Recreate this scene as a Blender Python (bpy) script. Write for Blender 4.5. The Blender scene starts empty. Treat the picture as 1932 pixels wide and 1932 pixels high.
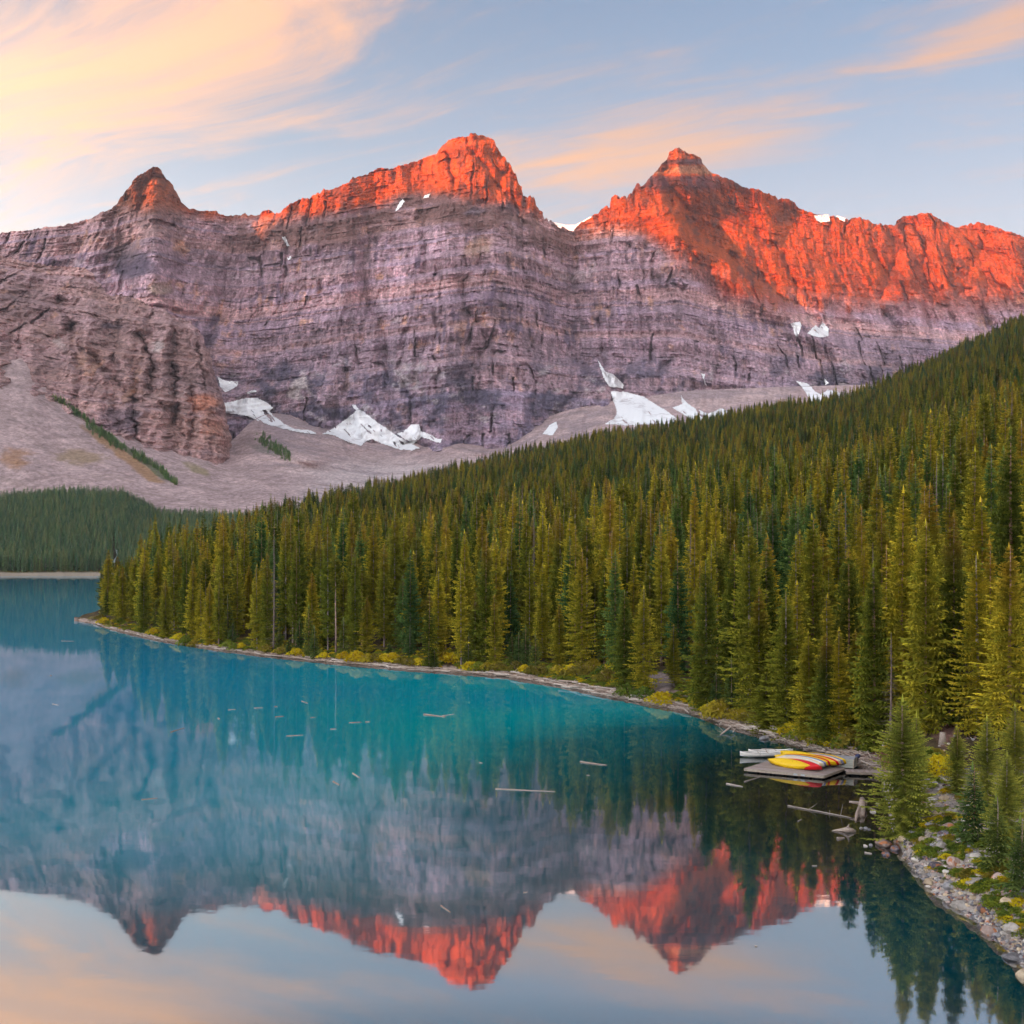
import bpy, bmesh, math, random
import numpy as np
from mathutils import Vector, Matrix

# ------------------------------------------------------------------ camera, sky, sun, exposure
scn = bpy.context.scene
COL = scn.collection
CAMZ = 24.0
cam_data = bpy.data.cameras.new('camera'); cam = bpy.data.objects.new('camera', cam_data); COL.objects.link(cam)
cam.location = (0, 0, CAMZ); cam.rotation_euler = (math.radians(90), 0, 0)
cam_data.sensor_width = 36; cam_data.lens = 36 * 2000 / 1932; cam_data.shift_y = 79 / 1932
cam_data.clip_start = 0.5; cam_data.clip_end = 40000
scn.camera = cam

SUN_EL = math.radians(3.2)
SUN_AZ = math.radians(180 + 44)          # clockwise from +Y: behind the camera and to the left
S = Vector((math.sin(SUN_AZ) * math.cos(SUN_EL), math.cos(SUN_AZ) * math.cos(SUN_EL), math.sin(SUN_EL)))
sun_d = bpy.data.lights.new('sun', 'SUN'); sun = bpy.data.objects.new('sun', sun_d); COL.objects.link(sun)
sun_d.energy = 5.0; sun_d.color = (1.0, 0.27, 0.006); sun_d.angle = math.radians(0.5)
sun.rotation_euler = S.to_track_quat('Z', 'Y').to_euler()

scn.view_settings.view_transform = 'Standard'; scn.view_settings.look = 'None'
scn.view_settings.gamma = 1; scn.view_settings.use_curve_mapping = False
scn.view_settings.exposure = 1.85
scn.cycles.max_bounces = 5; scn.cycles.diffuse_bounces = 3; scn.cycles.glossy_bounces = 2
scn.cycles.transparent_max_bounces = 6; scn.cycles.volume_bounces = 0; scn.cycles.transmission_bounces = 2
scn.cycles.caustics_reflective = False; scn.cycles.caustics_refractive = False
scn.cycles.use_adaptive_sampling = True; scn.cycles.adaptive_threshold = 0.02
scn.cycles.use_denoising = True


class NT:
    """small node-tree helper"""
    def __init__(s, tree):
        s.t = tree; s.n = tree.nodes; s.l = tree.links; s.n.clear()
    def add(s, typ, inputs=None, **kw):
        nd = s.n.new(typ)
        for k, v in kw.items(): setattr(nd, k, v)
        for k, v in (inputs or {}).items():
            if hasattr(v, 'is_linked') or isinstance(v, bpy.types.NodeSocket): s.l.new(v, nd.inputs[k])
            else: nd.inputs[k].default_value = v
        return nd
    def math(s, op, a, b=0.0, clamp=False):
        return s.add('ShaderNodeMath', {0: a, 1: b}, operation=op, use_clamp=clamp).outputs[0]
    def vmath(s, op, a, b=(0, 0, 0)):
        return s.add('ShaderNodeVectorMath', {0: a, 1: b}, operation=op).outputs[0]
    def mix(s, fac, a, b, blend='MIX'):
        nd = s.n.new('ShaderNodeMix'); nd.data_type = 'RGBA'; nd.blend_type = blend
        for sock, v in ((nd.inputs[0], fac), (nd.inputs[6], a), (nd.inputs[7], b)):
            if isinstance(v, bpy.types.NodeSocket): s.l.new(v, sock)
            else: sock.default_value = v
        return nd.outputs[2]
    def ramp(s, fac, stops, interp='LINEAR'):
        nd = s.n.new('ShaderNodeValToRGB'); s.l.new(fac, nd.inputs[0]); cr = nd.color_ramp; cr.interpolation = interp
        while len(cr.elements) < len(stops): cr.elements.new(0.5)
        for e, (p, c) in zip(cr.elements, stops):
            e.position = p; e.color = c if len(c) == 4 else (*c, 1)
        return nd.outputs[0]
    def noise(s, vec, scale, detail=4, rough=0.5, dist=0.0, out=0):
        return s.add('ShaderNodeTexNoise', {'Vector': vec, 'Scale': scale, 'Detail': detail, 'Roughness': rough, 'Distortion': dist}).outputs[out]
    def maprange(s, v, a, b, c=0.0, d=1.0, smooth=True):
        return s.add('ShaderNodeMapRange', {0: v, 1: a, 2: b, 3: c, 4: d}, interpolation_type='SMOOTHSTEP' if smooth else 'LINEAR').outputs[0]


def rgb(r, g, b):
    f = lambda c: ((c / 255 + 0.055) / 1.055) ** 2.4 if c > 10.3 else c / 255 / 12.92
    return (f(r), f(g), f(b), 1)


world = bpy.data.worlds.new('World'); scn.world = world; world.use_nodes = True
w = NT(world.node_tree)
sky = w.add('ShaderNodeTexSky', sky_type='NISHITA', sun_disc=False)
sky.sun_elevation = SUN_EL; sky.sun_rotation = SUN_AZ; sky.altitude = 1900; sky.air_density = 1.0; sky.dust_density = 1.6; sky.ozone_density = 2.0
SKY_K = 0.10
dirv = w.add('ShaderNodeTexCoord').outputs['Generated']
sep = w.add('ShaderNodeSeparateXYZ', {0: dirv})
# clouds: high thin streaks on a flat layer, seen in perspective
zc = w.math('ADD', w.math('MAXIMUM', sep.outputs[2], 0.0), 0.07)
px = w.math('DIVIDE', sep.outputs[0], zc); py = w.math('DIVIDE', sep.outputs[1], zc)
flat = w.add('ShaderNodeCombineXYZ', {0: px, 1: py, 2: 0.0}).outputs[0]
bg_sky = sky.outputs[0]
rot = w.add('ShaderNodeVectorRotate', {'Vector': flat, 'Angle': math.radians(28)}, rotation_type='Z_AXIS').outputs[0]
st = w.vmath('MULTIPLY', rot, (0.55, 1.9, 1.0))
warp = w.add('ShaderNodeTexNoise', {'Vector': flat, 'Scale': 0.6, 'Detail': 3.0}).outputs['Color']
st = w.vmath('ADD', st, w.vmath('MULTIPLY', w.vmath('SUBTRACT', warp, (.5, .5, .5)), (0.9, 1.2, 0)))
n_big = w.noise(st, 0.55, 3, 0.5)
n_fine = w.noise(st, 2.6, 10, 0.66, 0.5)
n_all = w.math('ADD', w.math('MULTIPLY', n_big, 0.45), w.math('MULTIPLY', n_fine, 0.55))
# cloud banks: a broad one towards the left, a long thin one to the right above the saddle
def bank(cx, cz, rx, rz, tilt):
    az = w.math('ARCTAN2', sep.outputs[0], sep.outputs[1]); el = w.math('ARCSINE', sep.outputs[2])
    a = w.math('SUBTRACT', az, cx); e = w.math('SUBTRACT', w.math('SUBTRACT', el, cz), w.math('MULTIPLY', a, tilt))
    q = w.math('ADD', w.math('POWER', w.math('ABSOLUTE', w.math('DIVIDE', a, rx)), 2.0), w.math('POWER', w.math('ABSOLUTE', w.math('DIVIDE', e, rz)), 2.0))
    return w.math('EXPONENT', w.math('MULTIPLY', q, -1.0))
bk = w.math('MAXIMUM', bank(-0.33, 0.42, 0.30, 0.10, 0.42), w.math('MULTIPLY', bank(0.12, 0.355, 0.22, 0.028, 0.16), 0.95))
bk = w.math('MAXIMUM', bk, w.math('MULTIPLY', bank(0.42, 0.42, 0.14, 0.02, 0.30), 0.7))
n_ff = w.noise(w.vmath('MULTIPLY', st, (1.0, 1.6, 1.0)), 6.0, 6, 0.6, 0.6)
mask = w.math('ADD', w.math('MULTIPLY', n_all, 1.5), w.math('MULTIPLY', bk, 0.34))
mask = w.maprange(w.math('ADD', mask, w.math('MULTIPLY', w.math('SUBTRACT', n_ff, 0.5), 0.36)), 0.72, 1.20, 0.0, 1.0)
mask = w.math('MULTIPLY', mask, w.maprange(sep.outputs[2], 0.0, 0.12))
lowhaze = w.math('ADD', 0.24, w.math('MULTIPLY', w.maprange(sep.outputs[2], 0.48, 0.12, 0.0, 1.0, False), 0.62))
# thin cloud scatters forward: brightened towards the sunrise, behind the camera, to lift the shade
cosg = w.add('ShaderNodeVectorMath', {0: dirv, 1: tuple(S)}, operation='DOT_PRODUCT').outputs['Value']
glow = w.math('ADD', 1.0, w.math('MULTIPLY', w.math('POWER', w.math('MULTIPLY', w.math('ADD', cosg, 1.0), 0.5), 2.4), 10.5))
def lit(c):
    v = w.vmath('SCALE', c); w.l.new(glow, v.node.inputs['Scale']); return v
veil = w.mix(lowhaze, bg_sky, lit(w.mix(w.maprange(sep.outputs[2], .15, .5), (2.4, 2.38, 2.32, 1), (1.08, 1.36, 1.52, 1))))
cl = w.mix(w.maprange(sep.outputs[2], 0.25, 0.5), (2.9, 1.55, .78, 1), (2.5, 1.38, .80, 1))
out_col = w.mix(w.math('MULTIPLY', mask, 0.85), veil, lit(cl))
bg = w.add('ShaderNodeBackground', {'Color': out_col, 'Strength': SKY_K})
w.add('ShaderNodeOutputWorld', {'Surface': bg.outputs[0]})

# ------------------------------------------------------------------ helpers
def PW(U, V, d):
    """point seen in direction (U, V) of the survey grid at distance d along +Y"""
    U, V, d = np.broadcast_arrays(np.asarray(U, float), np.asarray(V, float), np.asarray(d, float))
    return np.stack([(U - 966) / 2000 * d, d, CAMZ + (1045 - V) / 2000 * d], -1)

def ip(x, pts):
    p = np.array(pts, float); return np.interp(x, p[:, 0], p[:, 1])

def _h(ix, iy, seed):
    n = (ix.astype(np.int64) * 374761393 + iy.astype(np.int64) * 668265263 + seed * 1442695041) & 0xffffffff
    n = ((n ^ (n >> 13)) * 1274126177) & 0xffffffff
    n = n ^ (n >> 16)
    return (n & 0xffff) / 65535.0

def vn(x, y, seed=0):
    """smooth value noise, 0..1"""
    ix = np.floor(x); iy = np.floor(y); fx = x - ix; fy = y - iy
    fx = fx * fx * (3 - 2 * fx); fy = fy * fy * (3 - 2 * fy)
    a = _h(ix, iy, seed); b = _h(ix + 1, iy, seed); c = _h(ix, iy + 1, seed); d = _h(ix + 1, iy + 1, seed)
    return (a * (1 - fx) + b * fx) * (1 - fy) + (c * (1 - fx) + d * fx) * fy

def fbm(x, y, seed=0, o=4, g=0.5, lac=2.03):
    s = 0; a = 1; t = 0
    for k in range(o):
        s = s + a * (vn(x, y, seed + k * 17) - 0.5); t += a; a *= g; x = x * lac + 7.3; y = y * lac + 3.1
    return s / t * 2

def ridged(x, y, seed=0, o=3, g=0.5):
    s = 0; a = 1; t = 0
    for k in range(o):
        s = s + a * (1 - np.abs(vn(x, y, seed + k * 13) * 2 - 1)); t += a; a *= g; x = x * 2.1 + 5.7; y = y * 2.1 + 1.9
    return s / t

def sst(x, a, b):
    t = np.clip((x - a) / (b - a), 0, 1); return t * t * (3 - 2 * t)

def mesh_from(name, verts, faces, mats=(), smooth=False, matidx=None):
    """verts (n,3), faces (m,k) array of one size"""
    me = bpy.data.meshes.new(name)
    verts = np.ascontiguousarray(verts, dtype=np.float32).reshape(-1, 3); faces = np.ascontiguousarray(faces, dtype=np.int32)
    me.vertices.add(len(verts)); me.vertices.foreach_set('co', verts.ravel())
    k = faces.shape[1]; m = len(faces)
    me.loops.add(m * k); me.loops.foreach_set('vertex_index', faces.ravel())
    me.polygons.add(m); me.polygons.foreach_set('loop_start', np.arange(0, m * k, k, dtype=np.int32))
    try: me.polygons.foreach_set('loop_total', np.full(m, k, dtype=np.int32))
    except Exception: pass
    for mt in mats: me.materials.append(mt)
    if matidx is not None: me.polygons.foreach_set('material_index', np.asarray(matidx, dtype=np.int32))
    me.polygons.foreach_set('use_smooth', np.full(m, bool(smooth)))
    me.update(calc_edges=True); me.validate()
    return me

def grid_faces(nr, nc, off=0):
    i = np.arange(nr - 1)[:, None] * nc + np.arange(nc - 1)[None, :] + off
    return np.stack([i, i + 1, i + nc + 1, i + nc], -1).reshape(-1, 4)

def add_col(me, name, rgbarr):
    ca = me.color_attributes.new(name, 'FLOAT_COLOR', 'POINT')
    a = np.ones((len(me.vertices), 4), np.float32); a[:, :3] = np.asarray(rgbarr).reshape(-1, 3)
    ca.data.foreach_set('color', a.ravel())

def obj(name, me, parent=None, label=None, cat=None, group=None, kind=None, loc=None):
    o = bpy.data.objects.new(name, me); COL.objects.link(o)
    if parent is not None: o.parent = parent
    if label: o['label'] = label
    if cat: o['category'] = cat
    if group: o['group'] = group
    if kind: o['kind'] = kind
    if loc is not None: o.location = loc
    return o

def mat(name):
    m = bpy.data.materials.new(name); m.use_nodes = True
    return m, NT(m.node_tree)

def simple_mat(name, color, rough=0.7, spec=0.3, noise=0.0, nscale=5.0, bump=0.0, metallic=0.0, stretch=(1, 1, 1)):
    m, t = mat(name)
    tc = t.add('ShaderNodeTexCoord').outputs['Object']
    v = t.vmath('MULTIPLY', tc, stretch)
    n = t.noise(v, nscale, 5, 0.6)
    c = (*color[:3], 1)
    if noise:
        lo = tuple(x * (1 - noise) for x in color[:3]) + (1,); hi = tuple(min(1, x * (1 + noise)) for x in color[:3]) + (1,)
        c = t.ramp(n, [(0.3, lo), (0.7, hi)])
    p = t.add('ShaderNodeBsdfPrincipled', {'Base Color': c, 'Roughness': rough, 'Specular IOR Level': spec, 'Metallic': metallic})
    if bump:
        b = t.add('ShaderNodeBump', {'Height': n, 'Strength': bump, 'Distance': 0.05}); t.l.new(b.outputs[0], p.inputs['Normal'])
    t.add('ShaderNodeOutputMaterial', {0: p.outputs[0]})
    return m

# ------------------------------------------------------------------ rock material (strata attributes are real bed heights)
def rock_material(name, grain=1.0):
    m, t = mat(name)
    geo = t.add('ShaderNodeNewGeometry').outputs['Position']
    col = t.add('ShaderNodeAttribute', attribute_name='rock_colour').outputs['Color']
    v1 = t.vmath('MULTIPLY', geo, (0.075 * grain, 0.05 * grain, 0.17 * grain))
    v2 = t.vmath('MULTIPLY', geo, (0.16 * grain, 0.16 * grain, 0.02 * grain))
    n1 = t.noise(v1, 1.0, 7, 0.62, 0.3); n2 = t.noise(v2, 1.0, 5, 0.6)
    k = t.math('MULTIPLY', t.maprange(n1, 0.3, 0.72, 0.62, 1.42), t.maprange(n2, 0.32, 0.7, 0.72, 1.25))
    c = t.vmath('SCALE', col); nd = c.node; t.l.new(k, nd.inputs['Scale'])
    h = t.math('ADD', t.math('MULTIPLY', n1, 0.6), t.math('MULTIPLY', n2, 0.6))
    b = t.add('ShaderNodeBump', {'Height': h, 'Strength': 0.8, 'Distance': 6.0})
    p = t.add('ShaderNodeBsdfPrincipled', {'Base Color': c, 'Roughness': 0.95, 'Specular IOR Level': 0.1, 'Normal': b.outputs[0]})
    t.add('ShaderNodeOutputMaterial', {0: p.outputs[0]})
    return m
M_ROCK = rock_material('layered rock')

def C1(p): return [(x * .3255, 251.6 + y * .3255) for x, y in p]
def C2(p): return [(628.9 + x * .3255, 188.7 + y * .3255) for x, y in p]
def C3(p): return [(1194.9 + x * .3815, 188.7 + y * .3815) for x, y in p]
CREST = [(-700, 560), (-400, 500), (-150, 462), (0, 440), (120, 425)] + C1([(540,490),(580,460),(620,447),(640,440),(685,395),(700,365),(745,325),(780,262),(830,225),(880,197),(910,192),(935,210),(942,240),(965,265),(1005,300),(1010,330),(1040,365),(1055,400),(1100,435),(1150,445),(1220,445),(1250,450),(1300,475),(1350,480),(1420,462),(1450,475),(1490,475),(1530,442),(1560,445),(1600,470),(1640,450),(1650,425),(1690,405),(1740,380),(1800,370),(1840,350),(1870,335)]) \
 + C2([(0,515),(60,490),(120,445),(200,425),(275,388),(320,400),(380,378),(450,360),(500,345),(590,315),(610,290),(640,255),(690,220),(730,208),(780,207),(800,193),(840,195),(900,212),(930,235),(945,270),(965,300),(975,325),(1000,340),(1010,365),(1022,355),(1035,400),(1060,440),(1070,470),(1095,500),(1100,535),(1145,575),(1160,560),(1175,590),(1185,620),(1210,640),(1225,670),(1250,700),(1300,725),(1390,758),(1430,720),(1490,680),(1550,640),(1600,610),(1610,580),(1640,552),(1660,565),(1690,548),(1705,560)]) \
 + C3([(-12,470),(5,430),(25,405),(35,425),(60,405),(95,370),(130,330),(165,290),(185,250),(212,233),(235,243),(255,250),(270,265),(300,272),(330,285),(350,320),(370,345),(385,362),(425,370),(430,378),(465,382),(500,402),(545,432),(590,438),(620,440),(660,460),(710,478),(715,490),(770,483),(800,505),(820,540),(860,548),(900,562),(950,572),(995,567),(1030,580),(1060,587),(1110,582),(1160,590),(1180,610),(1200,615),(1290,617),(1305,600),(1330,577),(1380,570),(1440,560),(1470,562),(1510,585)]) + [(1800, 428), (1850, 420), (1932, 445), (2050, 470), (2300, 520), (2700, 640)]

def beds(seed, lo=-400, hi=1900):
    """stack of rock beds: cumulative retreat curve (cliff below, ledge on top) and hardness per bed"""
    r = np.random.RandomState(seed)
    zs = [lo]; off = [0.0]; 
    while zs[-1] < hi:
        h = r.choice([7, 11, 16, 24, 38, 60], p=[.2, .22, .2, .18, .13, .07]) * r.uniform(.8, 1.2)
        cl = r.uniform(.55, .85)
        zs.append(zs[-1] + h * cl); off.append(off[-1] + h * 0.05)
        zs.append(zs[-1] + h * (1 - cl)); off.append(off[-1] + h * 0.95)
    zs = np.array(zs); off = np.array(off)
    tr = np.polyfit(zs, off, 1)
    return zs, off - np.polyval(tr, zs)

def bedcol(seed, lo=-400, hi=1900):
    """colour value 0..1 per bed"""
    r = np.random.RandomState(seed); zs = [lo]; v = []
    while zs[-1] < hi:
        zs.append(zs[-1] + r.choice([5, 9, 14, 24, 40]) * r.uniform(.7, 1.3)); v.append(r.rand())
    return np.array(zs), np.array(v)

def rock_colours(X, s, Vv, Uu, seed, warm=0.0):
    """albedo of the beds: grey-violet limestone, tan and orange patches, dark water stains, pale scars"""
    zs, v = bedcol(seed + 3)
    b = v[np.clip(np.searchsorted(zs, s + 5 * fbm(X / 60, s / 30, seed + 8)) - 1, 0, len(v) - 1)]
    base = np.array([0.32, 0.235, 0.28]); brown = np.array([0.37, 0.225, 0.19]); tan = np.array([0.54, 0.30, 0.165])
    dark = np.array([0.10, 0.072, 0.11]); pale = np.array([0.48, 0.40, 0.40])
    m1 = np.clip(b * .8 + .35 * fbm(X / 300, s / 60, seed + 20), 0, 1)[..., None]
    c = base * (1 - m1) + brown * m1
    c = c * (0.84 + 0.32 * b)[..., None] * (1 + .45 * fbm(X / 340, s / 150, seed + 24, 4, .55))[..., None]
    n = fbm(X / 70, s / 42, seed + 31, 5, .65) + .5 * fbm(X / 12, s / 60, seed + 35, 3)
    t_ = (sst(n, .28, .75) * .7)[..., None]; c = c * (1 - t_) + tan * t_
    n = fbm(X / 100, s / 90, seed + 41, 6, .68) + .5 * fbm(X / 10, s / 70, seed + 44, 3)
    t_ = (sst(n, .2, .6) * .85)[..., None]; c = c * (1 - t_) + dark * t_
    c = c * (1 + .42 * fbm(X / 7 + 3.1 * np.floor(s / 55), s / 50, seed + 27, 3, .6) * 1.4 + .30 * fbm(X / 22, s / 90, seed + 28, 3))[..., None]
    n = fbm(X / 70, s / 60, seed + 51, 6, .7) + .3 * fbm(X / 260, s / 200, seed + 57, 2)
    t_ = (sst(n, .38, .62) * .55)[..., None]; c = c * (1 - t_) + pale * t_
    return np.clip(c * np.array([1.08, 1.0, 1.07]), 0, .75)

def wall(name, U0, U1, dU, crest, baseV, dcrest, dbase, nrow, seed, amp=1.0, arch=None, extra=None, colfn=None, back=900, jag=1.0, power=1.0, ujit=2.5, **kw):
    U = np.arange(U0, U1 + .1, dU); nc = len(U)
    rough = 1 + 1.6 * (np.exp(-((U - 1010) / 50) ** 2) + np.exp(-((U - 1175) / 45) ** 2) + .5 * np.exp(-((U - 600) / 60) ** 2))
    Vc = ip(U, crest) + jag * rough * (4.2 * fbm(U / 5.5, U * 0, seed + 90, 4, .65) + 2.0 * ridged(U / 15, U * 0 + .5, seed + 91, 2) - 1.0)
    Vb = ip(U, baseV); dc = ip(U, dcrest); db = ip(U, dbase)
    t = np.linspace(0, 1, nrow)[:, None]                     # 0 at the foot, 1 at the crest
    V = Vb + (Vc - Vb) * t; UU = np.broadcast_to(U, V.shape)
    d0 = db + (dc - db) * t ** power
    X = (UU - 966) / 2000 * d0; Z = CAMZ + (1045 - V) / 2000 * d0
    a = arch(X) if arch else 0
    s = Z - a
    warp = 16 * fbm(X / 220, s / 160, seed + 1, 3)
    Xw = X + 22 * fbm(X / 160, s / 130, seed + 2, 3)
    zs, off = beds(seed)
    mod = 0.45 + 0.85 * vn(X / 260, s / 190, seed + 5)
    D = np.interp(s + warp * .28, zs, off) * mod * 1.0
    big = ridged(Xw / 330, s / 1500, seed + 6, 2)
    D = D - (big - .5) * 190
    mid = ridged(Xw / 105 + .15 * np.floor((s + warp) / 130), s / 520, seed + 7, 3)
    D = D + (mid - .45) * 95
    fl = ridged(Xw / 34 + 1.7 * np.floor((s + warp) / 64), s / 300, seed + 9, 3, .6)
    D = D + (fl - .45) * 36 * (1 - .0 * s)
    D = D + 15 * fbm(X / 24, s / 22, seed + 11, 6, .68)
    # bedding joints cut back under the ledges
    rj = np.random.RandomState(seed + 40); jz = np.cumsum(rj.uniform(24, 105, 40)) - 200; jd = np.min(np.abs((s + warp * .28)[..., None] - jz[None, None, ::1]), -1) if s.size < 150000 else None
    if jd is None:
        ss_ = (s + warp * .28); k_ = np.clip(np.searchsorted(jz, ss_), 1, len(jz) - 1); jd = np.minimum(np.abs(ss_ - jz[k_ - 1]), np.abs(ss_ - jz[k_]))
    D = D + 9 * np.clip(1 - jd / 4.2, 0, 1) * sst(fbm(X / 70, s / 40, seed + 62, 3), -.05, .3)
    ck = np.clip(1 - np.abs(vn(Xw / 60 + .9 * np.floor((s + warp) / 90), s / 240, seed + 60) * 2 - 1) * 9, 0, 1) * sst(vn(X / 90, s / 90, seed + 61), .45, .7)
    D = D + 42 * ck
    D *= amp
    if extra is not None: D = D + extra(UU, V, X, s)
    D *= sst(t, -0.02, 0.02) * 1.0
    d = d0 + D
    P = PW(UU + ujit * fbm(V / 7, UU / 40, seed + 95, 4, .6), V, d)
    rows = [P]
    cr = P[-1]
    for k, (bk, dz) in enumerate([(14, -4), (60, -28), (160, -90), (380, -230), (back, -620)]):
        q = cr.copy(); q[:, 1] += bk; q[:, 0] += cr[:, 0] * bk / cr[:, 1]; q[:, 2] += dz * .9 + 12 * fbm(U / 14, U * 0 + k, seed + 70 + k)
        rows.append(q[None])
    A = np.concatenate(rows, 0); nr = A.shape[0]
    me = mesh_from(name, A, grid_faces(nr, nc), [M_ROCK], smooth=False)
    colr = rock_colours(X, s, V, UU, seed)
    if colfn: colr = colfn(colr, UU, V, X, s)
    pad = np.repeat(colr[-1:], nr - nrow, 0)
    add_col(me, 'rock_colour', np.concatenate([colr, pad], 0))
    o = obj(name, me, kind='structure', **kw)
    return o, (U, V, d)

def blend(c, col, m):
    m = np.clip(m, 0, 1)[..., None]; return c * (1 - m) + np.array(col) * m

SPUR = [(1232, 330), (1262, 400), (1300, 440), (1345, 475), (1385, 505), (1425, 535), (1470, 575), (1560, 640), (1640, 690), (1760, 760)]   # (U, V) of the spur edge
SPU = np.array(SPUR, float)
def main_extra(U, V, X, s):
    e = np.zeros_like(V)
    # spur: everything right of its edge stands back
    ue = np.interp(V, SPU[:, 1], SPU[:, 0]) + 7 * fbm(V / 22, V * 0, 5, 3)
    fade = sst(V, 330, 430) * (1 - .75 * sst(V, 600, 700))
    r = (U - ue)
    e += fade * (175 * sst(r, -2, 22) - 60 * np.exp(-((r + 28) / 26) ** 2))
    # second buttress line from the shoulder west of the peak down to the right
    ue2 = np.interp(V, [300, 350, 400, 440, 470], [1222, 1250, 1286, 1308, 1325])
    e += 60 * sst(V, 300, 340) * (1 - sst(V, 430, 480)) * sst(U - ue2, -2, 14) * (1 - sst(U - ue2, 14, 60))
    # chimneys and gullies the wall shows
    def gully(pts, wdt, dep, sd):
        p = np.array(pts, float); uc = np.interp(V, p[:, 1], p[:, 0]) + 4 * fbm(V / 14, V * 0, sd, 3)
        k = sst(V, p[0, 1] - 8, p[0, 1] + 8) * (1 - sst(V, p[-1, 1] - 8, p[-1, 1] + 8))
        return dep * .62 * (.45 + 1.1 * vn(U / 9, V / 14, sd + 200)) * k * np.exp(-np.abs((U - uc) / (wdt * (.5 + 1.3 * vn(V / 25, V * 0, sd + 100)))) ** 1.3)
    e += gully([(531, 395), (536, 440), (543, 480), (537, 520), (540, 580)], 5, 75, 3)
    e += gully([(842, 285), (852, 330), (858, 352)], 4, 55, 4)
    e += gully([(880, 252), (893, 290), (915, 315), (935, 350), (965, 375), (985, 430)], 7, 70, 6)
    e += gully([(826, 520), (832, 560), (836, 600), (829, 690), (820, 740)], 4, 45, 7)
    e += gully([(990, 600), (1002, 640), (1012, 700)], 4, 45, 8)
    e += gully([(768, 620), (752, 700), (776, 760), (772, 800)], 5, 60, 9)
    e += gully([(1130, 600), (1136, 680), (1155, 740), (1160, 790)], 6, 60, 10)
    e += gully([(900, 640), (905, 700), (893, 780)], 4, 35, 11)
    e += gully([(1215, 455), (1214, 540), (1207, 590)], 3, 30, 12)
    e += gully([(1632, 440), (1650, 480), (1675, 520), (1720, 560)], 5, 55, 13)
    e += gully([(1560, 430), (1600, 470), (1640, 520), (1660, 560)], 4, 28, 14)
    # plan shape: central bastion forward, saddle and left amphitheatre back
    e += -90 * np.exp(-((U - 860) / 130) ** 2) * sst(V, 280, 500)
    e += 130 * np.exp(-((U - 1085) / 60) ** 2) * sst(V, 430, 520) * (1 - .6 * sst(V, 620, 760))
    e += 110 * np.exp(-((U - 450) / 90) ** 2) * sst(V, 400, 520)
    e += -80 * np.exp(-((U - 290) / 60) ** 2) * (1 - sst(V, 520, 640))
    # rounded columns in the lower wall
    lowm = sst(V, 610, 680) * sst(U, 560, 620)
    e += lowm * 75 * (ridged(U / 46 + .35 * fbm(V / 60, U / 90, 21, 2), V / 900, 77, 2) - .5)
    e += 80 * (ridged(U / 95 + .5 * fbm(V / 80, U / 120, 22, 2), V / 500 + 3, 78, 1) ** 2 - .4) * sst(V, 330, 480)
    # shelf: upper pyramid stands back above the ledge
    e += 75 * (1 - sst(V, 318, 350)) * sst(U, 1210, 1240) * (1 - sst(U, 1400, 1450)) * 0.6
    return e

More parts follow.
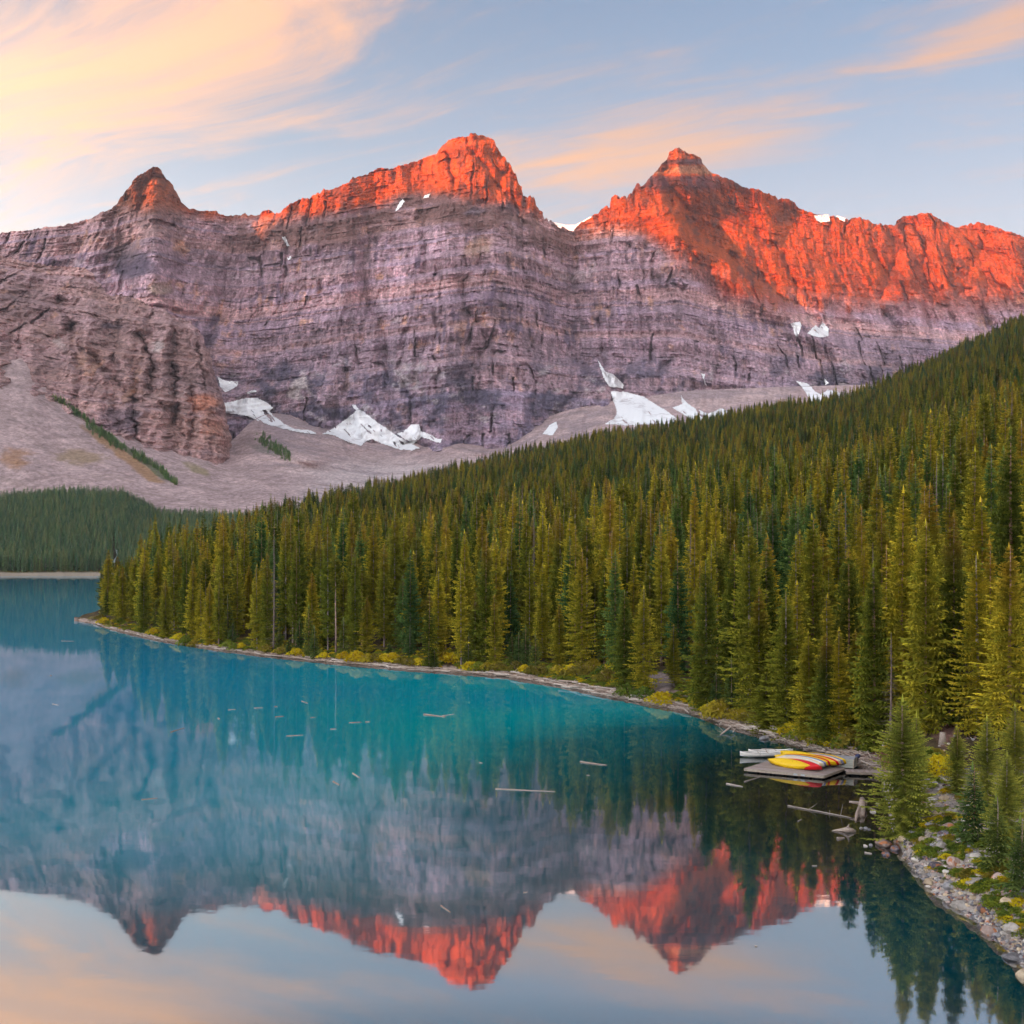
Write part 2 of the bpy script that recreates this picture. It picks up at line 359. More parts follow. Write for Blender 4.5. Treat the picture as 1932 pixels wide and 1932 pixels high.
def main_cols(c, U, V, X, s):
    n = fbm(U / 40, V / 40, 301, 4, .6)
    # sunlit red painted into the upper beds' colour, edge faded along the shadow line
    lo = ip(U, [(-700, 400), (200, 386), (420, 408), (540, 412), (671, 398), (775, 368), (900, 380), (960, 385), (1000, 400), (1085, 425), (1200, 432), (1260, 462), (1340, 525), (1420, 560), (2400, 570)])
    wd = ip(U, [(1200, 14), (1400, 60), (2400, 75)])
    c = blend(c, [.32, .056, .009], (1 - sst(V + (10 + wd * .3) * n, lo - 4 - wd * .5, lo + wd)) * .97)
    c = blend(c, [.11, .040, .032], sst(fbm(X / 45, s / 90, 333, 6, .68), -.05, .32) * (1 - sst(V, lo - 10, lo + 30)) * .8)
    c = blend(c, [.17, .075, .045], (1 - sst(U, 330, 360)) * (1 - sst(V, 400, 430)) * .6)
    c = c * (1 + .5 * fbm(X / 9, s / 34, 335, 4, .6) * (1 - sst(V, lo - 10, lo + 30)))[..., None]
    c = blend(c, [.50, .30, .17], sst(np.exp(-((U - 905) / 60) ** 2 - ((V - 470) / 40) ** 2) + .4 * n, .65, 1.0) * .5)
    c = blend(c, [.42, .30, .20], sst(np.exp(-((U - 300) / 45) ** 2 - ((V - 545) / 22) ** 2) + .4 * n, .6, .9) * .6)
    c = blend(c, [.52, .30, .20], sst(np.exp(-((U - 1555) / 30) ** 2 - ((V - 0) / 40) ** 2), .6, 1) * .5)
    # dark beds: left amphitheatre; upper band darkened along the shaded side of the shadow line
    c = blend(c, [.07, .055, .085], sst(np.exp(-((U - 255) / 60) ** 2 - ((V - 500) / 32) ** 2) + .35 * n, .4, .8) * .9)
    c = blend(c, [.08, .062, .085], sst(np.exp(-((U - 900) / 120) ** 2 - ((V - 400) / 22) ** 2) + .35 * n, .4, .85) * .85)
    c = blend(c, [.13, .10, .10], sst(np.exp(-((U - 560) / 150) ** 2 - ((V - 440) / 22) ** 2) + .3 * n, .35, .9) * .6)
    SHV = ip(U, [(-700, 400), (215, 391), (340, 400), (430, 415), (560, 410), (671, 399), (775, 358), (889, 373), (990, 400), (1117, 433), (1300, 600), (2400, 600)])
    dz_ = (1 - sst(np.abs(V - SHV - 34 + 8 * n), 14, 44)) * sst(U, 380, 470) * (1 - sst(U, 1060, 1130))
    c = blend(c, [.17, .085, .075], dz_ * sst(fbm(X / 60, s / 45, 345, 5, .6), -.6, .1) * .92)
    dz_ = np.exp(-((U - 255) / 75) ** 2 - ((V - 455) / 40) ** 2)
    c = blend(c, [.14, .095, .095], dz_ * sst(fbm(X / 60, s / 45, 346, 5, .6), -.4, .3) * .7)
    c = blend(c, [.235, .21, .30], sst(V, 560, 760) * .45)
    # summit pyramid: dark band with a pale bed
    py = sst(U, 1180, 1215) * (1 - sst(U, 1370, 1420))
    c = blend(c, [.055, .035, .05], py * sst(V + .02 * (U - 1280), 298, 303) * (1 - sst(V, 308, 313)) * .9)
    c = blend(c, [.30, .16, .10], py * sst(V, 311, 314) * (1 - sst(V, 326, 330)) * .8)
    c = blend(c, [.050, .030, .045], sst(U, 1150, 1220) * (1 - sst(U, 1380, 1470)) * sst(V, 329, 334) * (1 - sst(V + .05 * np.abs(U - 1290), 352, 372)) * .9)
    # lichen-dark lower wall with pale scars
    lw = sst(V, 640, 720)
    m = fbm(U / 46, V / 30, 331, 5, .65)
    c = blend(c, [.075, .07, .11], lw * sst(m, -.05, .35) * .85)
    m = fbm(U / 30, V / 22, 341, 6, .7) + .15 * fbm(U / 120, V / 90, 343, 2)
    c = blend(c, [.47, .41, .42], lw * sst(m, .26, .5) * .65)
    c = blend(c, [.48, .40, .39], sst(np.exp(-(((U - 565) / 22) ** 2) - ((V - 735) / 22) ** 2) * 1.1 - np.exp(-(((U - 572) / 8) ** 2) - ((V - 740) / 8) ** 2) * .8 + .5 * m, .4, .62) * .85)
    return c

ARCH = lambda X: -0.06 * np.abs(X + 60) ** 1.0 * np.where(X < -60, 2.2, 1.2) * .9
DC = [(-700, 3300), (0, 3350), (290, 3350), (450, 3550), (640, 3550), (880, 3560), (1000, 3500), (1085, 3650), (1280, 3560), (1450, 3800), (1744, 3950), (2700, 4200)]
DB = [(-700, 2750), (290, 2700), (450, 2960), (640, 2900), (860, 2860), (1085, 2900), (1300, 2950), (1600, 3150), (2700, 3300)]
BV = [(-700, 860), (400, 860), (2700, 860)]
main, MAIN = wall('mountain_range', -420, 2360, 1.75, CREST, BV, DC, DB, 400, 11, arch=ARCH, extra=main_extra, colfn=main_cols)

# nearer buttress on the left
BCREST = [(-700, 300), (-300, 395), (-100, 455), (40, 492), (100, 502)] + C1([(360, 770), (440, 775), (490, 780), (530, 810), (555, 850), (580, 880), (620, 920), (640, 945), (700, 935), (770, 950), (800, 960), (850, 985), (900, 1010), (960, 1015), (1000, 1050), (1060, 1080), (1110, 1095), (1140, 1120), (1165, 1160), (1185, 1210), (1205, 1260), (1222, 1330), (1245, 1390), (1265, 1450), (1285, 1520), (1300, 1620), (1320, 1700), (1335, 1790), (1350, 1860)])
BBASE = [(-700, 620), (0, 735), (100, 790), (200, 850), (300, 900), (452, 905)]
def b_extra(U, V, X, s):
    e = np.zeros_like(V)
    def gully(pts, wdt, dep, sd):
        p = np.array(pts, float); uc = np.interp(V, p[:, 1], p[:, 0]) + 3 * fbm(V / 14, V * 0, sd, 3)
        k = sst(V, p[0, 1] - 8, p[0, 1] + 8) * (1 - sst(V, p[-1, 1] - 8, p[-1, 1] + 8))
        return dep * .8 * (.45 + 1.1 * vn(U / 9, V / 14, sd + 200)) * k * np.exp(-np.abs((U - uc) / (.9 * wdt * (.5 + 1.3 * vn(V / 25, V * 0, sd + 100)))) ** 1.3)
    e += gully([(262, 628), (278, 660), (290, 690), (284, 740)], 6, 60, 33)
    e += gully([(326, 620), (325, 680), (332, 730), (330, 800)], 5, 60, 34)
    e += gully([(372, 650), (380, 690), (392, 740)], 4, 40, 35)
    e += gully([(110, 560), (150, 650), (200, 700), (260, 760)], 10, 60, 36)
    e += gully([(300, 760), (330, 790), (352, 830)], 8, 50, 37)
    e += 45 * sst(V, 690, 800) * np.exp(-((U - 322 + 8 * fbm(V / 20, V * 0, 38, 3)) / 14) ** 2)
    e += 62 * (ridged(U / 34 + .5 * fbm(V / 70, U / 80, 39, 2), V / 400, 79, 2) - .5) * sst(V, 560, 640)
    # the right edge turns away into the valley
    ue = np.interp(V, [580, 650, 750, 850], [350, 385, 412, 430])
    e += 260 * sst(U - ue, -14, 30) ** 1.5
    return e
def b_cols(c, U, V, X, s):
    n = fbm(U / 25, V / 16, 401, 5, .65)
    c = blend(c, [.33, .20, .155], .5 * np.ones_like(V)) * (1 + .35 * fbm(X / 160, s / 60, 410, 4, .6))[..., None]
    c = blend(c, [.50, .20, .12], sst(np.exp(-((U - 385) / 55) ** 2 - ((V - 760) / 26) ** 2) + .45 * n, .5, .95) * .75)
    c = blend(c, [.44, .19, .12], sst(np.exp(-((U - 400) / 40) ** 2 - ((V - 805) / 30) ** 2) + .45 * n, .6, .95) * .5)
    c = blend(c, [.45, .38, .37], sst(np.exp(-((U - 296) / 22) ** 2 - ((V - 655) / 20) ** 2) + .5 * n, .55, .85) * .7)
    c = blend(c, [.42, .35, .33], sst(np.exp(-((U - 115) / 22) ** 2 - ((V - 650) / 24) ** 2) + .5 * n, .6, .9) * .5)
    c = blend(c, [.09, .085, .13], sst(np.exp(-((U - 235) / 75) ** 2 - ((V - 790) / 45) ** 2) + .45 * n, .5, .9) * .6)
    c = blend(c, [.08, .065, .09], sst(np.exp(-((U - 215) / 35) ** 2 - ((V - 615) / 9) ** 2) + .45 * n, .6, .9) * .8)
    return c
buttress, BUTT = wall('rock_buttress', -420, 440, 1.5, BCREST, BBASE, [(-700, 2250), (100, 2550), (350, 2520), (440, 2480)], [(-700, 1900), (100, 2100), (300, 2150), (440, 2260)], 260, 57, amp=.72, arch=lambda X: -0.10 * X - 300, extra=b_extra, colfn=b_cols, back=300, jag=.9, ujit=9.0)

def depth_at(surf, u, v):
    U, V, d = surf; i = int(np.clip(np.searchsorted(U, u), 0, len(U) - 1)); j = int(np.argmin(np.abs(V[:, i] - v))); return d[j, i]

# mountain range on the sunrise side, behind the camera: it keeps the valley in shade
SH = [(-700, 470), (-400, 455), (-100, 430), (150, 412), (215, 395), (300, 397), (340, 402), (380, 412), (430, 417), (470, 405), (530, 410), (560, 410), (629, 388), (671, 399), (727, 380), (775, 356), (857, 358), (889, 372), (912, 379), (951, 378), (990, 400), (1060, 425), (1117, 433), (1195, 432), (1252, 450), (1283, 484), (1309, 513), (1347, 540), (1400, 556), (1443, 572), (1600, 570), (1824, 556), (2300, 560)]
oc = []
YO = -3000.0
for u_, v_ in SH:
    dd = depth_at(MAIN, u_, v_) - 0
    P = PW(u_, v_, dd).ravel(); L = (YO - P[1]) / S.y
    oc.append((P[0] + S.x * L, P[2] + S.z * L))
oc.sort(); ox = np.array([p[0] for p in oc]); oz = np.array([p[1] for p in oc])
xs = np.arange(-12600, 1500, 22.0)
ze = np.interp(xs, ox, oz) + 9 * fbm(xs / 60, xs * 0, 901, 4)
ze = np.where(xs > ox[-1], ze - (xs - ox[-1]) * .35, ze)
rows = []
for dy, k in [(-2200, 0.02), (-1300, .35), (-600, .66), (-250, .85), (-80, .95), (0, 1), (90, .94), (280, .82), (650, .6), (1200, .3), (1700, .02)]:
    rr = np.stack([xs, np.full_like(xs, YO) + dy, np.maximum(ze * k + (60 * fbm(xs / 300, xs * 0 + dy, 905, 4) if dy else 0), -5)], -1); rows.append(rr)
A = np.array(rows); me = mesh_from('sunrise_side_range', A, grid_faces(len(rows), len(xs)), [M_ROCK], smooth=True)
add_col(me, 'rock_colour', rock_colours(A[..., 0], A[..., 2], A[..., 2], A[..., 0], 71))
obj('mountain_ridge', me, kind='structure')

# snowy ridge beyond the saddle
U = np.arange(1010, 1180, 3.0); rows = []
for k, (dv, dd) in enumerate([(60, 4300), (30, 4350), (12, 4400), (5, 4430), (0, 4460), (0, 4600), (60, 5200)]):
    vc = ip(U, [(1000, 400), (1032, 415), (1052, 421), (1068, 424), (1085, 424), (1100, 417), (1112, 410), (1180, 395)])
    rows.append(PW(U, vc + dv + .6 * fbm(U / 8, U * 0 + k, 66, 3), dd))
def snow_mat():
    m, t = mat('old snow')
    g = t.add('ShaderNodeNewGeometry').outputs['Position']
    n = t.noise(t.vmath('MULTIPLY', g, (.05, .05, .02)), 1.0, 6, .65); n2 = t.noise(t.vmath('MULTIPLY', g, (.02, .004, .02)), 1.0, 4, .6)
    c = t.ramp(t.math('ADD', t.math('MULTIPLY', n, .5), t.math('MULTIPLY', n2, .5)), [(.34, (.36, .33, .33, 1)), (.42, (.66, .64, .66, 1)), (.49, (.86, .86, .88, 1))])
    b = t.add('ShaderNodeBump', {'Height': n, 'Strength': .4, 'Distance': 5.0})
    p = t.add('ShaderNodeBsdfPrincipled', {'Base Color': c, 'Roughness': .6, 'Specular IOR Level': .2, 'Normal': b.outputs[0]})
    t.add('ShaderNodeOutputMaterial', {0: p.outputs[0]}); return m
M_SNOW = snow_mat()
obj('snow_ridge', mesh_from('snow_ridge', np.array(rows), grid_faces(7, len(U)), [M_SNOW], smooth=True), kind='structure')

# ------------------------------------------------------------------ talus and moraine between the cliffs and the far wood
VT = [(-700, 500), (-420, 585), (-100, 662), (0, 700), (45, 708), (100, 745), (200, 798), (300, 842), (400, 858), (425, 862), (485, 806), (530, 802), (610, 822), (700, 842), (770, 846), (835, 838), (930, 850), (1000, 822), (1060, 800), (1160, 782), (1300, 765), (1500, 758), (2400, 740)]
DT = [(-700, 1900), (-420, 1980), (-100, 2090), (0, 2130), (100, 2170), (200, 2190), (300, 2240), (400, 2330), (425, 2420), (485, 2820), (530, 2900), (700, 2890), (860, 2840), (1085, 2870), (1300, 2930), (2400, 3100)]
U = np.arange(-420, 2360, 3.0); nV = 170
vt = ip(U, VT); dt = ip(U, DT)
kern = np.ones(17) / 17; vt = np.convolve(np.pad(vt, 8, mode='edge'), kern, 'valid'); dt = np.convolve(np.pad(dt, 8, mode='edge'), kern, 'valid')
tt = np.linspace(-.12, 1, nV)[:, None]            # 0 at the cliff foot, 1 at the bottom edge
VV = vt + (1000 - vt) * tt; UU = np.broadcast_to(U, VV.shape)
dd = 1480 + (dt - 1480) * np.clip(1 - tt, 0, 2) ** 1.12
XX = (UU - 966) / 2000 * dd
valley = sst(UU, 440, 520)
rel = 26 * fbm(XX / 260, dd / 160, 501, 4) + 22 * valley * ridged(XX / 170 + dd / 300, dd / 190, 502, 3) * sst(tt, 0, .1) + 5 * fbm(XX / 30, dd / 30, 503, 4)
rel += (1 - valley) * 9 * (ridged((XX * .8 + dd * .45) / 60, dd / 900, 504, 2) - .5)
# moraine hump beside the buttress, rubble ridge and grey cone
rel += -90 * np.exp(-((UU - 515 - (VV - 840) * .6) / 60) ** 2 - ((VV - 845) / 26) ** 2)
rel += -170 * np.exp(-((UU - 590) / 40) ** 2 - ((VV - 862) / 18) ** 2)
rel += -110 * np.exp(-((UU - 890) / 40) ** 2 - ((VV - 850) / 16) ** 2)
rel *= sst(tt, -.12, .05) * 1.0
rel += -85 * valley * (ridged(UU / 58 + .2 * fbm(UU / 30, VV / 30, 506, 2), UU * 0 + .5, 505, 2) ** 2) * np.exp(-(np.maximum(tt, -.1) / .14) ** 2)
dd2 = dd + rel
me = mesh_from('talus_slope', PW(UU, VV, dd2), grid_faces(nV, len(U)), [], smooth=False)
c = np.ones(VV.shape + (3,)) * np.array([.42, .305, .30])
c = c * (1 + .22 * (ridged((XX * .8 + dd * .45) / 26, dd / 500, 512, 3) - .5))[..., None]
n = fbm(XX / 90, dd / 60, 511, 6, .62)
n3 = fbm(XX / 12, dd / 14, 513, 5, .7)
c = c * (1 + .30 * n + .42 * n3 + .30 * fbm(XX / 9 - dd / 40, dd / 130, 514, 4, .6))[..., None]
c = blend(c, [.62, .54, .54], sst(UU, 500, 680) * sst(VV, 850, 900) * (.55 + .5 * n))
c = blend(c, [.30, .22, .20], sst(fbm(XX / 50 + dd / 90, dd / 26, 515, 5, .6), .1, .5) * .5)
c = blend(c, [.25, .20, .22], valley * sst(fbm(XX / 60, dd / 40, 517, 5, .6) + .3 * (1 - sst(VV, 830, 880)), .12, .5) * .6)
n2 = fbm(UU / 40, VV / 12, 521, 5, .65)
gl = 70 + (VV - 735) * 1.42 + 8 * fbm(VV / 20, VV * 0, 9, 3)       # grass strip runs down the talus
c = blend(c, [.36, .20, .09], sst(np.exp(-((UU - gl + 14) / 22) ** 2) * sst(VV, 775, 820) * (1 - sst(VV, 905, 925)) + .45 * n2, .45, .9) * .8)
c = blend(c, [.10, .13, .06], sst(np.exp(-((UU - gl - 8) / 12) ** 2) * sst(VV, 745, 775) * (1 - sst(VV, 900, 918)) + .3 * n2, .5, .8) * .8)
c = blend(c, [.36, .19, .10], sst(np.exp(-((UU - 25) / 50) ** 2 - ((VV - 865) / 35) ** 2) + .5 * n2, .55, .95) * .8)
c = blend(c, [.30, .21, .11], sst(np.exp(-((UU - 150) / 75) ** 2 - ((VV - 862) / 28) ** 2) + .5 * n2, .6, 1.0) * .7)
c = blend(c, [.27, .22, .11], sst(np.exp(-((UU - 372) / 42) ** 2 - ((VV - 885 - (UU - 372) * .45) / 13) ** 2) + .4 * n2, .5, .9) * .75)
c = blend(c, [.14, .145, .12], sst(np.exp(-((UU - 500) / 45) ** 2 - ((VV - 848 - (UU - 500) * .35) / 15) ** 2) + .45 * n2, .5, .95) * .55)
c = blend(c, [.27, .12, .08], sst(np.exp(-((UU - 930) / 40) ** 2 - ((VV - 838) / 8) ** 2) + .4 * n2, .5, .9) * .6)
add_col(me, 'rock_colour', c)
def talus_material():
    m, t = mat('talus rubble')
    geo = t.add('ShaderNodeNewGeometry').outputs['Position']
    col = t.add('ShaderNodeAttribute', attribute_name='rock_colour').outputs['Color']
    n1 = t.noise(t.vmath('MULTIPLY', geo, (.16, .07, .16)), 1.0, 6, .7); n2 = t.noise(t.vmath('MULTIPLY', geo, (.22, .08, .22)), 1.0, 3, .7)
    k = t.math('MULTIPLY', t.maprange(n1, .3, .7, .72, 1.28), t.math('MULTIPLY', t.maprange(n2, .60, .72, 1.0, 1.5), t.maprange(n2, .28, .40, .65, 1.0)))
    c = t.vmath('SCALE', col); t.l.new(k, c.node.inputs['Scale'])
    b = t.add('ShaderNodeBump', {'Height': n1, 'Strength': .6, 'Distance': 4.0})
    p = t.add('ShaderNodeBsdfPrincipled', {'Base Color': c, 'Roughness': 1.0, 'Specular IOR Level': .05, 'Normal': b.outputs[0]})
    t.add('ShaderNodeOutputMaterial', {0: p.outputs[0]}); return m
M_TALUS = talus_material(); me.materials.append(M_TALUS)
obj('talus_slope', me, kind='structure')
TAL = (UU, VV, dd2)
def surf_depth(tab, u, v):
    UUt, VVt, Dt = tab; j = int(np.clip(round((u - UUt[0, 0]) / (UUt[0, 1] - UUt[0, 0])), 0, UUt.shape[1] - 1)); k = int(np.argmin(np.abs(VVt[:, j] - v))); return Dt[k, j]

# ------------------------------------------------------------------ land on the right: wooded slope above the lake
SHORE = [(150, 1172), (175, 1176), (190, 1181), (230, 1192), (300, 1208), (400, 1224), (500, 1237), (620, 1249), (760, 1262), (850, 1268), (960, 1277), (1050, 1292), (1130, 1309), (1230, 1329), (1300, 1342), (1370, 1368), (1430, 1383), (1500, 1402), (1560, 1420), (1620, 1436), (1660, 1450), (1672, 1500), (1682, 1560), (1705, 1612), (1760, 1680), (1850, 1740), (1932, 1820), (2100, 2050), (2400, 2500)]
DCR = [(150, 380), (180, 392), (230, 440), (300, 500), (400, 560), (520, 700), (620, 900), (760, 1100), (940, 1300), (1240, 1400), (1600, 1420), (1868, 1500), (2400, 1500)]
ZCR = [(150, .6), (180, 1.2), (230, 3), (300, 8), (400, 15), (520, 38), (620, 56), (760, 84), (940, 128), (1240, 178), (1400, 200), (1600, 222), (1730, 266), (1868, 322), (2000, 372), (2400, 500)]
def land_z(U, d):
    ds = (CAMZ * 2000) / (ip(U, SHORE) - 1045); dc = ip(U, DCR); zc = ip(U, ZCR)
    q = (d - ds) + (1.1 * fbm(U / 7, U * 0 + 3, 655, 4, .6) + .4 * fbm(U / 2.2, U * 0 + 9, 656, 2)) * np.clip(ds / 150, .5, 1.6)
    wv = np.clip(q / (dc - ds), 0, 1)
    bank = 0.9 * sst(q, -.3, 3.5) + 0.5 * sst(q, 4, 9)
    z = zc * wv ** 1.18 + bank
    z = z + sst(q, 8, 60) * (2.2 * fbm(U * d / 2000 / 45, d / 45, 601, 3)) * np.clip(zc / 60, .15, 1)
    back = np.clip(d - dc, 0, None)
    z = z - back * np.where(U < 520, .12, .25)
    z = np.where(q < 0, np.maximum(q * .22, -3.0), z)
    return z
U = np.concatenate([np.arange(140, 260, 2.0), np.arange(260, 2400, 5.0)])
T = np.concatenate([np.linspace(-.03, 0, 8)[:-1], np.linspace(0, 1, 130) ** 2.2, [1.03, 1.08, 1.2, 1.5]])[:, None]
ds = (CAMZ * 2000) / (ip(U, SHORE) - 1045); dc = ip(U, DCR)
ds = ds - 0.0
dL = ds + (dc - ds) * T; UU = np.broadcast_to(U, dL.shape)
zL = land_z(UU, dL)
PL = np.stack([(UU - 966) / 2000 * dL, dL, zL], -1)
me = mesh_from('forest_ground', PL, grid_faces(*dL.shape), [], smooth=True)
def ground_material():
    m, t = mat('forest floor and gravel shore')
    geo = t.add('ShaderNodeNewGeometry').outputs['Position']
    col = t.add('ShaderNodeAttribute', attribute_name='ground_colour').outputs['Color']
    n1 = t.noise(geo, .9, 6, .7); n2 = t.noise(geo, 6.0, 3, .6)
    k = t.math('MULTIPLY', t.maprange(n1, .3, .7, .7, 1.3), t.maprange(n2, .35, .7, .8, 1.3))
    c = t.vmath('SCALE', col); t.l.new(k, c.node.inputs['Scale'])
    b = t.add('ShaderNodeBump', {'Height': n1, 'Strength': .7, 'Distance': .4})
    p = t.add('ShaderNodeBsdfPrincipled', {'Base Color': c, 'Roughness': .95, 'Specular IOR Level': .1, 'Normal': b.outputs[0]})
    t.add('ShaderNodeOutputMaterial', {0: p.outputs[0]}); return m
M_GROUND = ground_material(); me.materials.append(M_GROUND)
q = dL - ds
Vg = 1045 - (zL - CAMZ) * 2000 / dL
cg = np.ones(dL.shape + (3,)) * np.array([.075, .055, .03])
gn = fbm(PL[..., 0] / 6, PL[..., 1] / 6, 620, 5, .6)
cg = blend(cg, [.20, .17, .04], sst(gn, -.05, .4) * (1 - sst(q, 16, 30)) * .8)
cg = blend(cg, [.25, .11, .03], sst(fbm(PL[..., 0] / 4, PL[..., 1] / 4, 625, 4), .2, .5) * (1 - sst(q, 14, 28)) * .7)
beach = (1 - sst(q + 1.5 * gn + 2.2 * fbm(UU / 9, UU * 0, 658, 3), 1.6, 3.2))
cg = blend(cg, [.33, .25, .21], beach)
cg = blend(cg, [.17, .12, .09], beach * sst(fbm(PL[..., 0] / 1.5, PL[..., 1] / 1.5, 659, 4, .6), .05, .3) * .8)
cg = blend(cg, [.15, .11, .08], (1 - sst(q, -.2, .15)))
# bare path and reddish dirt near the dock, gravel trail above the shore
pt = sst(np.exp(-((UU - 1245) / 24) ** 2 - ((Vg - 1290) / 24) ** 2) + .15 * gn, .35, .5)
cg = blend(cg, [.30, .235, .225], pt * .95)
pt = sst(np.exp(-((UU - 1275) / 75) ** 2 - ((Vg - 1312 - (1245 - UU) * .12) / 9) ** 2) + .15 * gn, .35, .6)
cg = blend(cg, [.24, .18, .155], pt * .8)
pt = sst(np.exp(-((UU - 1785) / 30) ** 2 - ((Vg - 1372) / 36) ** 2) + .2 * gn, .35, .6)
cg = blend(cg, [.26, .14, .12], pt * .95)
pt = sst(np.exp(-((UU - 1660) / 70) ** 2 - ((Vg - 1422) / 14) ** 2) + .2 * gn, .35, .6)
cg = blend(cg, [.20, .07, .06], pt * .8)
cg = blend(cg, [.40, .34, .31], sst(UU, 1640, 1672) * sst(Vg, 1448, 1470) * .9)
add_col(me, 'ground_colour', cg)
obj('forest_ground', me, kind='structure')

def ground_at(u, v):
    """walk down the sight line of (u, v) to the land surface: returns x, y, z"""
    d = CAMZ * 2000 / (v - 1045) if v > 1050 else 1500
    for _ in range(40):
        z = float(land_z(np.array(float(u)), np.array(d))); d2 = (CAMZ - z) * 2000 / max(v - 1045, 8); d = d * .6 + d2 * .4
    return ((u - 966) / 2000 * d, d, float(land_z(np.array(float(u)), np.array(d))))
def land_xy(x, y):
    return land_z(966 + 2000 * x / y, y)

# far shore hill
EC = [(-700, 955), (0, 952), (60, 947), (120, 937), (230, 942), (270, 962), (300, 980), (400, 985), (540, 990), (900, 990)]
def far_z(U, d):
    zc = CAMZ + (1045 - ip(U, EC)) / 2000 * 1560
    q = d - 1172 - 5 * fbm(U / 30, U * 0, 640, 3)
    return np.where(q < 0, q * .1, 1.2 * sst(q, 0, 6) + (zc - 1.2) * np.clip(q / 388, 0, 1.0) ** 1.15 - np.clip(q - 388, 0, None) * .22) + sst(q, 20, 90) * 3.5 * fbm(U * d / 2000 / 120, d / 120, 641, 3)
U = np.arange(-420, 900, 5.0); dF = np.concatenate([np.linspace(1150, 1200, 12), np.linspace(1210, 1560, 50), np.linspace(1580, 1900, 10)])[:, None] + U * 0
UU = np.broadcast_to(U, dF.shape); zF = far_z(UU, dF)
PF = np.stack([(UU - 966) / 2000 * dF, dF, zF], -1)
me = mesh_from('far_shore', PF, grid_faces(*dF.shape), [M_GROUND], smooth=True)
cg = np.ones(dF.shape + (3,)) * np.array([.06, .06, .035])
cg = blend(cg, [.34, .28, .22], 1 - sst(dF + 4 * fbm(UU / 12, dF / 9, 650, 3), 1178, 1190))
cg = blend(cg, [.22, .17, .04], sst(np.exp(-((dF - 1191) / 7) ** 2) + .4 * fbm(UU / 8, dF / 12, 652, 3), .5, .9) * .8)
add_col(me, 'ground_colour', cg)
obj('far_shore', me, kind='structure')

# ------------------------------------------------------------------ lake
def water_material(bed=False):
    m, t = mat('silt-laden depth' if bed else 'glacial lake water')
    geo = t.add('ShaderNodeNewGeometry').outputs['Position']
    sp = t.add('ShaderNodeSeparateXYZ', {0: geo})
    # ripples: longer across the view, calm overall
    n1 = t.noise(t.vmath('MULTIPLY', geo, (.35, .9, 1)), 1.0, 3, .5)
    n2 = t.noise(t.vmath('MULTIPLY', geo, (.05, .12, 1)), 1.0, 2, .5)
    calm = t.maprange(t.noise(geo, .006, 2, .5), .35, .65, .35, 1.0)
    hgt = t.math('ADD', t.math('MULTIPLY', n1, .35), n2)
    bmp = t.add('ShaderNodeBump', {'Height': hgt, 'Strength': 1.0, 'Distance': .005})
    # silt-blue depth, brown-green shallows round the dock bay
    dx = t.math('SUBTRACT', sp.outputs[0], 40.0); dy = t.math('SUBTRACT', sp.outputs[1], 100.0)
    r = t.math('SQRT', t.math('ADD', t.math('POWER', dx, 2.0), t.math('POWER', t.math('MULTIPLY', dy, .8), 2.0)))
    r = t.math('ADD', r, t.math('MULTIPLY', t.math('SUBTRACT', n2, .5), 10.0))
    nn = t.noise(geo, .012, 3, .5)
    teal = t.mix(t.maprange(nn, .35, .65), (0.0, .70, .95, 1), (0.0, .85, .90, 1))
    teal = t.mix(t.maprange(sp.outputs[0], -10, -75), teal, (0.02, .58, .95, 1))
    c = t.ramp(t.maprange(r, 0, 100, 0, 1, False), [(0.04, (.085, .062, .045, 1)), (.14, (.06, .06, .05, 1)), (.24, (.01, .075, .085, 1)), (.42, (.0, .32, .40, 1)), (.62, (0, .80, .88, 1))])
    c = t.mix(t.maprange(r, 42, 72), c, teal)
    # darker deep water towards the near shore
    c = t.mix(t.maprange(sp.outputs[1], 98, 56), c, (.0, .13, .19, 1))
    if bed:
        dif = t.add('ShaderNodeBsdfDiffuse', {'Color': c}); t.add('ShaderNodeOutputMaterial', {0: dif.outputs[0]}); return m
    glo = t.add('ShaderNodeBsdfGlossy', {'Color': (.93, .96, .98, 1), 'Roughness': .028, 'Normal': bmp.outputs[0]})
    fr = t.add('ShaderNodeFresnel', {'IOR': 1.34}).outputs[0]
    fac = t.ramp(fr, [(0.02, (.03,) * 3), (.06, (.08,) * 3), (.11, (.52,) * 3), (.20, (.45,) * 3), (.50, (.41,) * 3), (.77, (.72,) * 3), (.93, (.93,) * 3)])
    tra = t.add('ShaderNodeBsdfTransparent', {'Color': (1, 1, 1, 1)})
    mx = t.add('ShaderNodeMixShader', {0: fac, 1: tra.outputs[0], 2: glo.outputs[0]})
    t.add('ShaderNodeOutputMaterial', {0: mx.outputs[0]}); return m
M_WATER = water_material()
me = mesh_from('lake', np.array([(-3000, -600, 0), (1500, -600, 0), (1500, 1700, 0), (-3000, 1700, 0)], float), np.array([[0, 1, 2, 3]]), [M_WATER])
obj('lake_water', me, kind='structure')
me = mesh_from('lake_depth', np.array([(-3000, -600, -.35), (1500, -600, -.35), (1500, 1700, -.35), (-3000, 1700, -.35)], float), np.array([[0, 1, 2, 3]]), [water_material(True)])
obj('lake_depth', me, kind='structure')
me = mesh_from('valley', np.array([(-13000, -5400, -6), (4500, -5400, -6), (4500, 6200, -6), (-13000, 6200, -6)], float), np.array([[0, 1, 2, 3]]), [M_GROUND])
add_col(me, 'ground_colour', np.ones((4, 3)) * np.array([.07, .07, .04]))
obj('valley_ground', me, kind='structure')


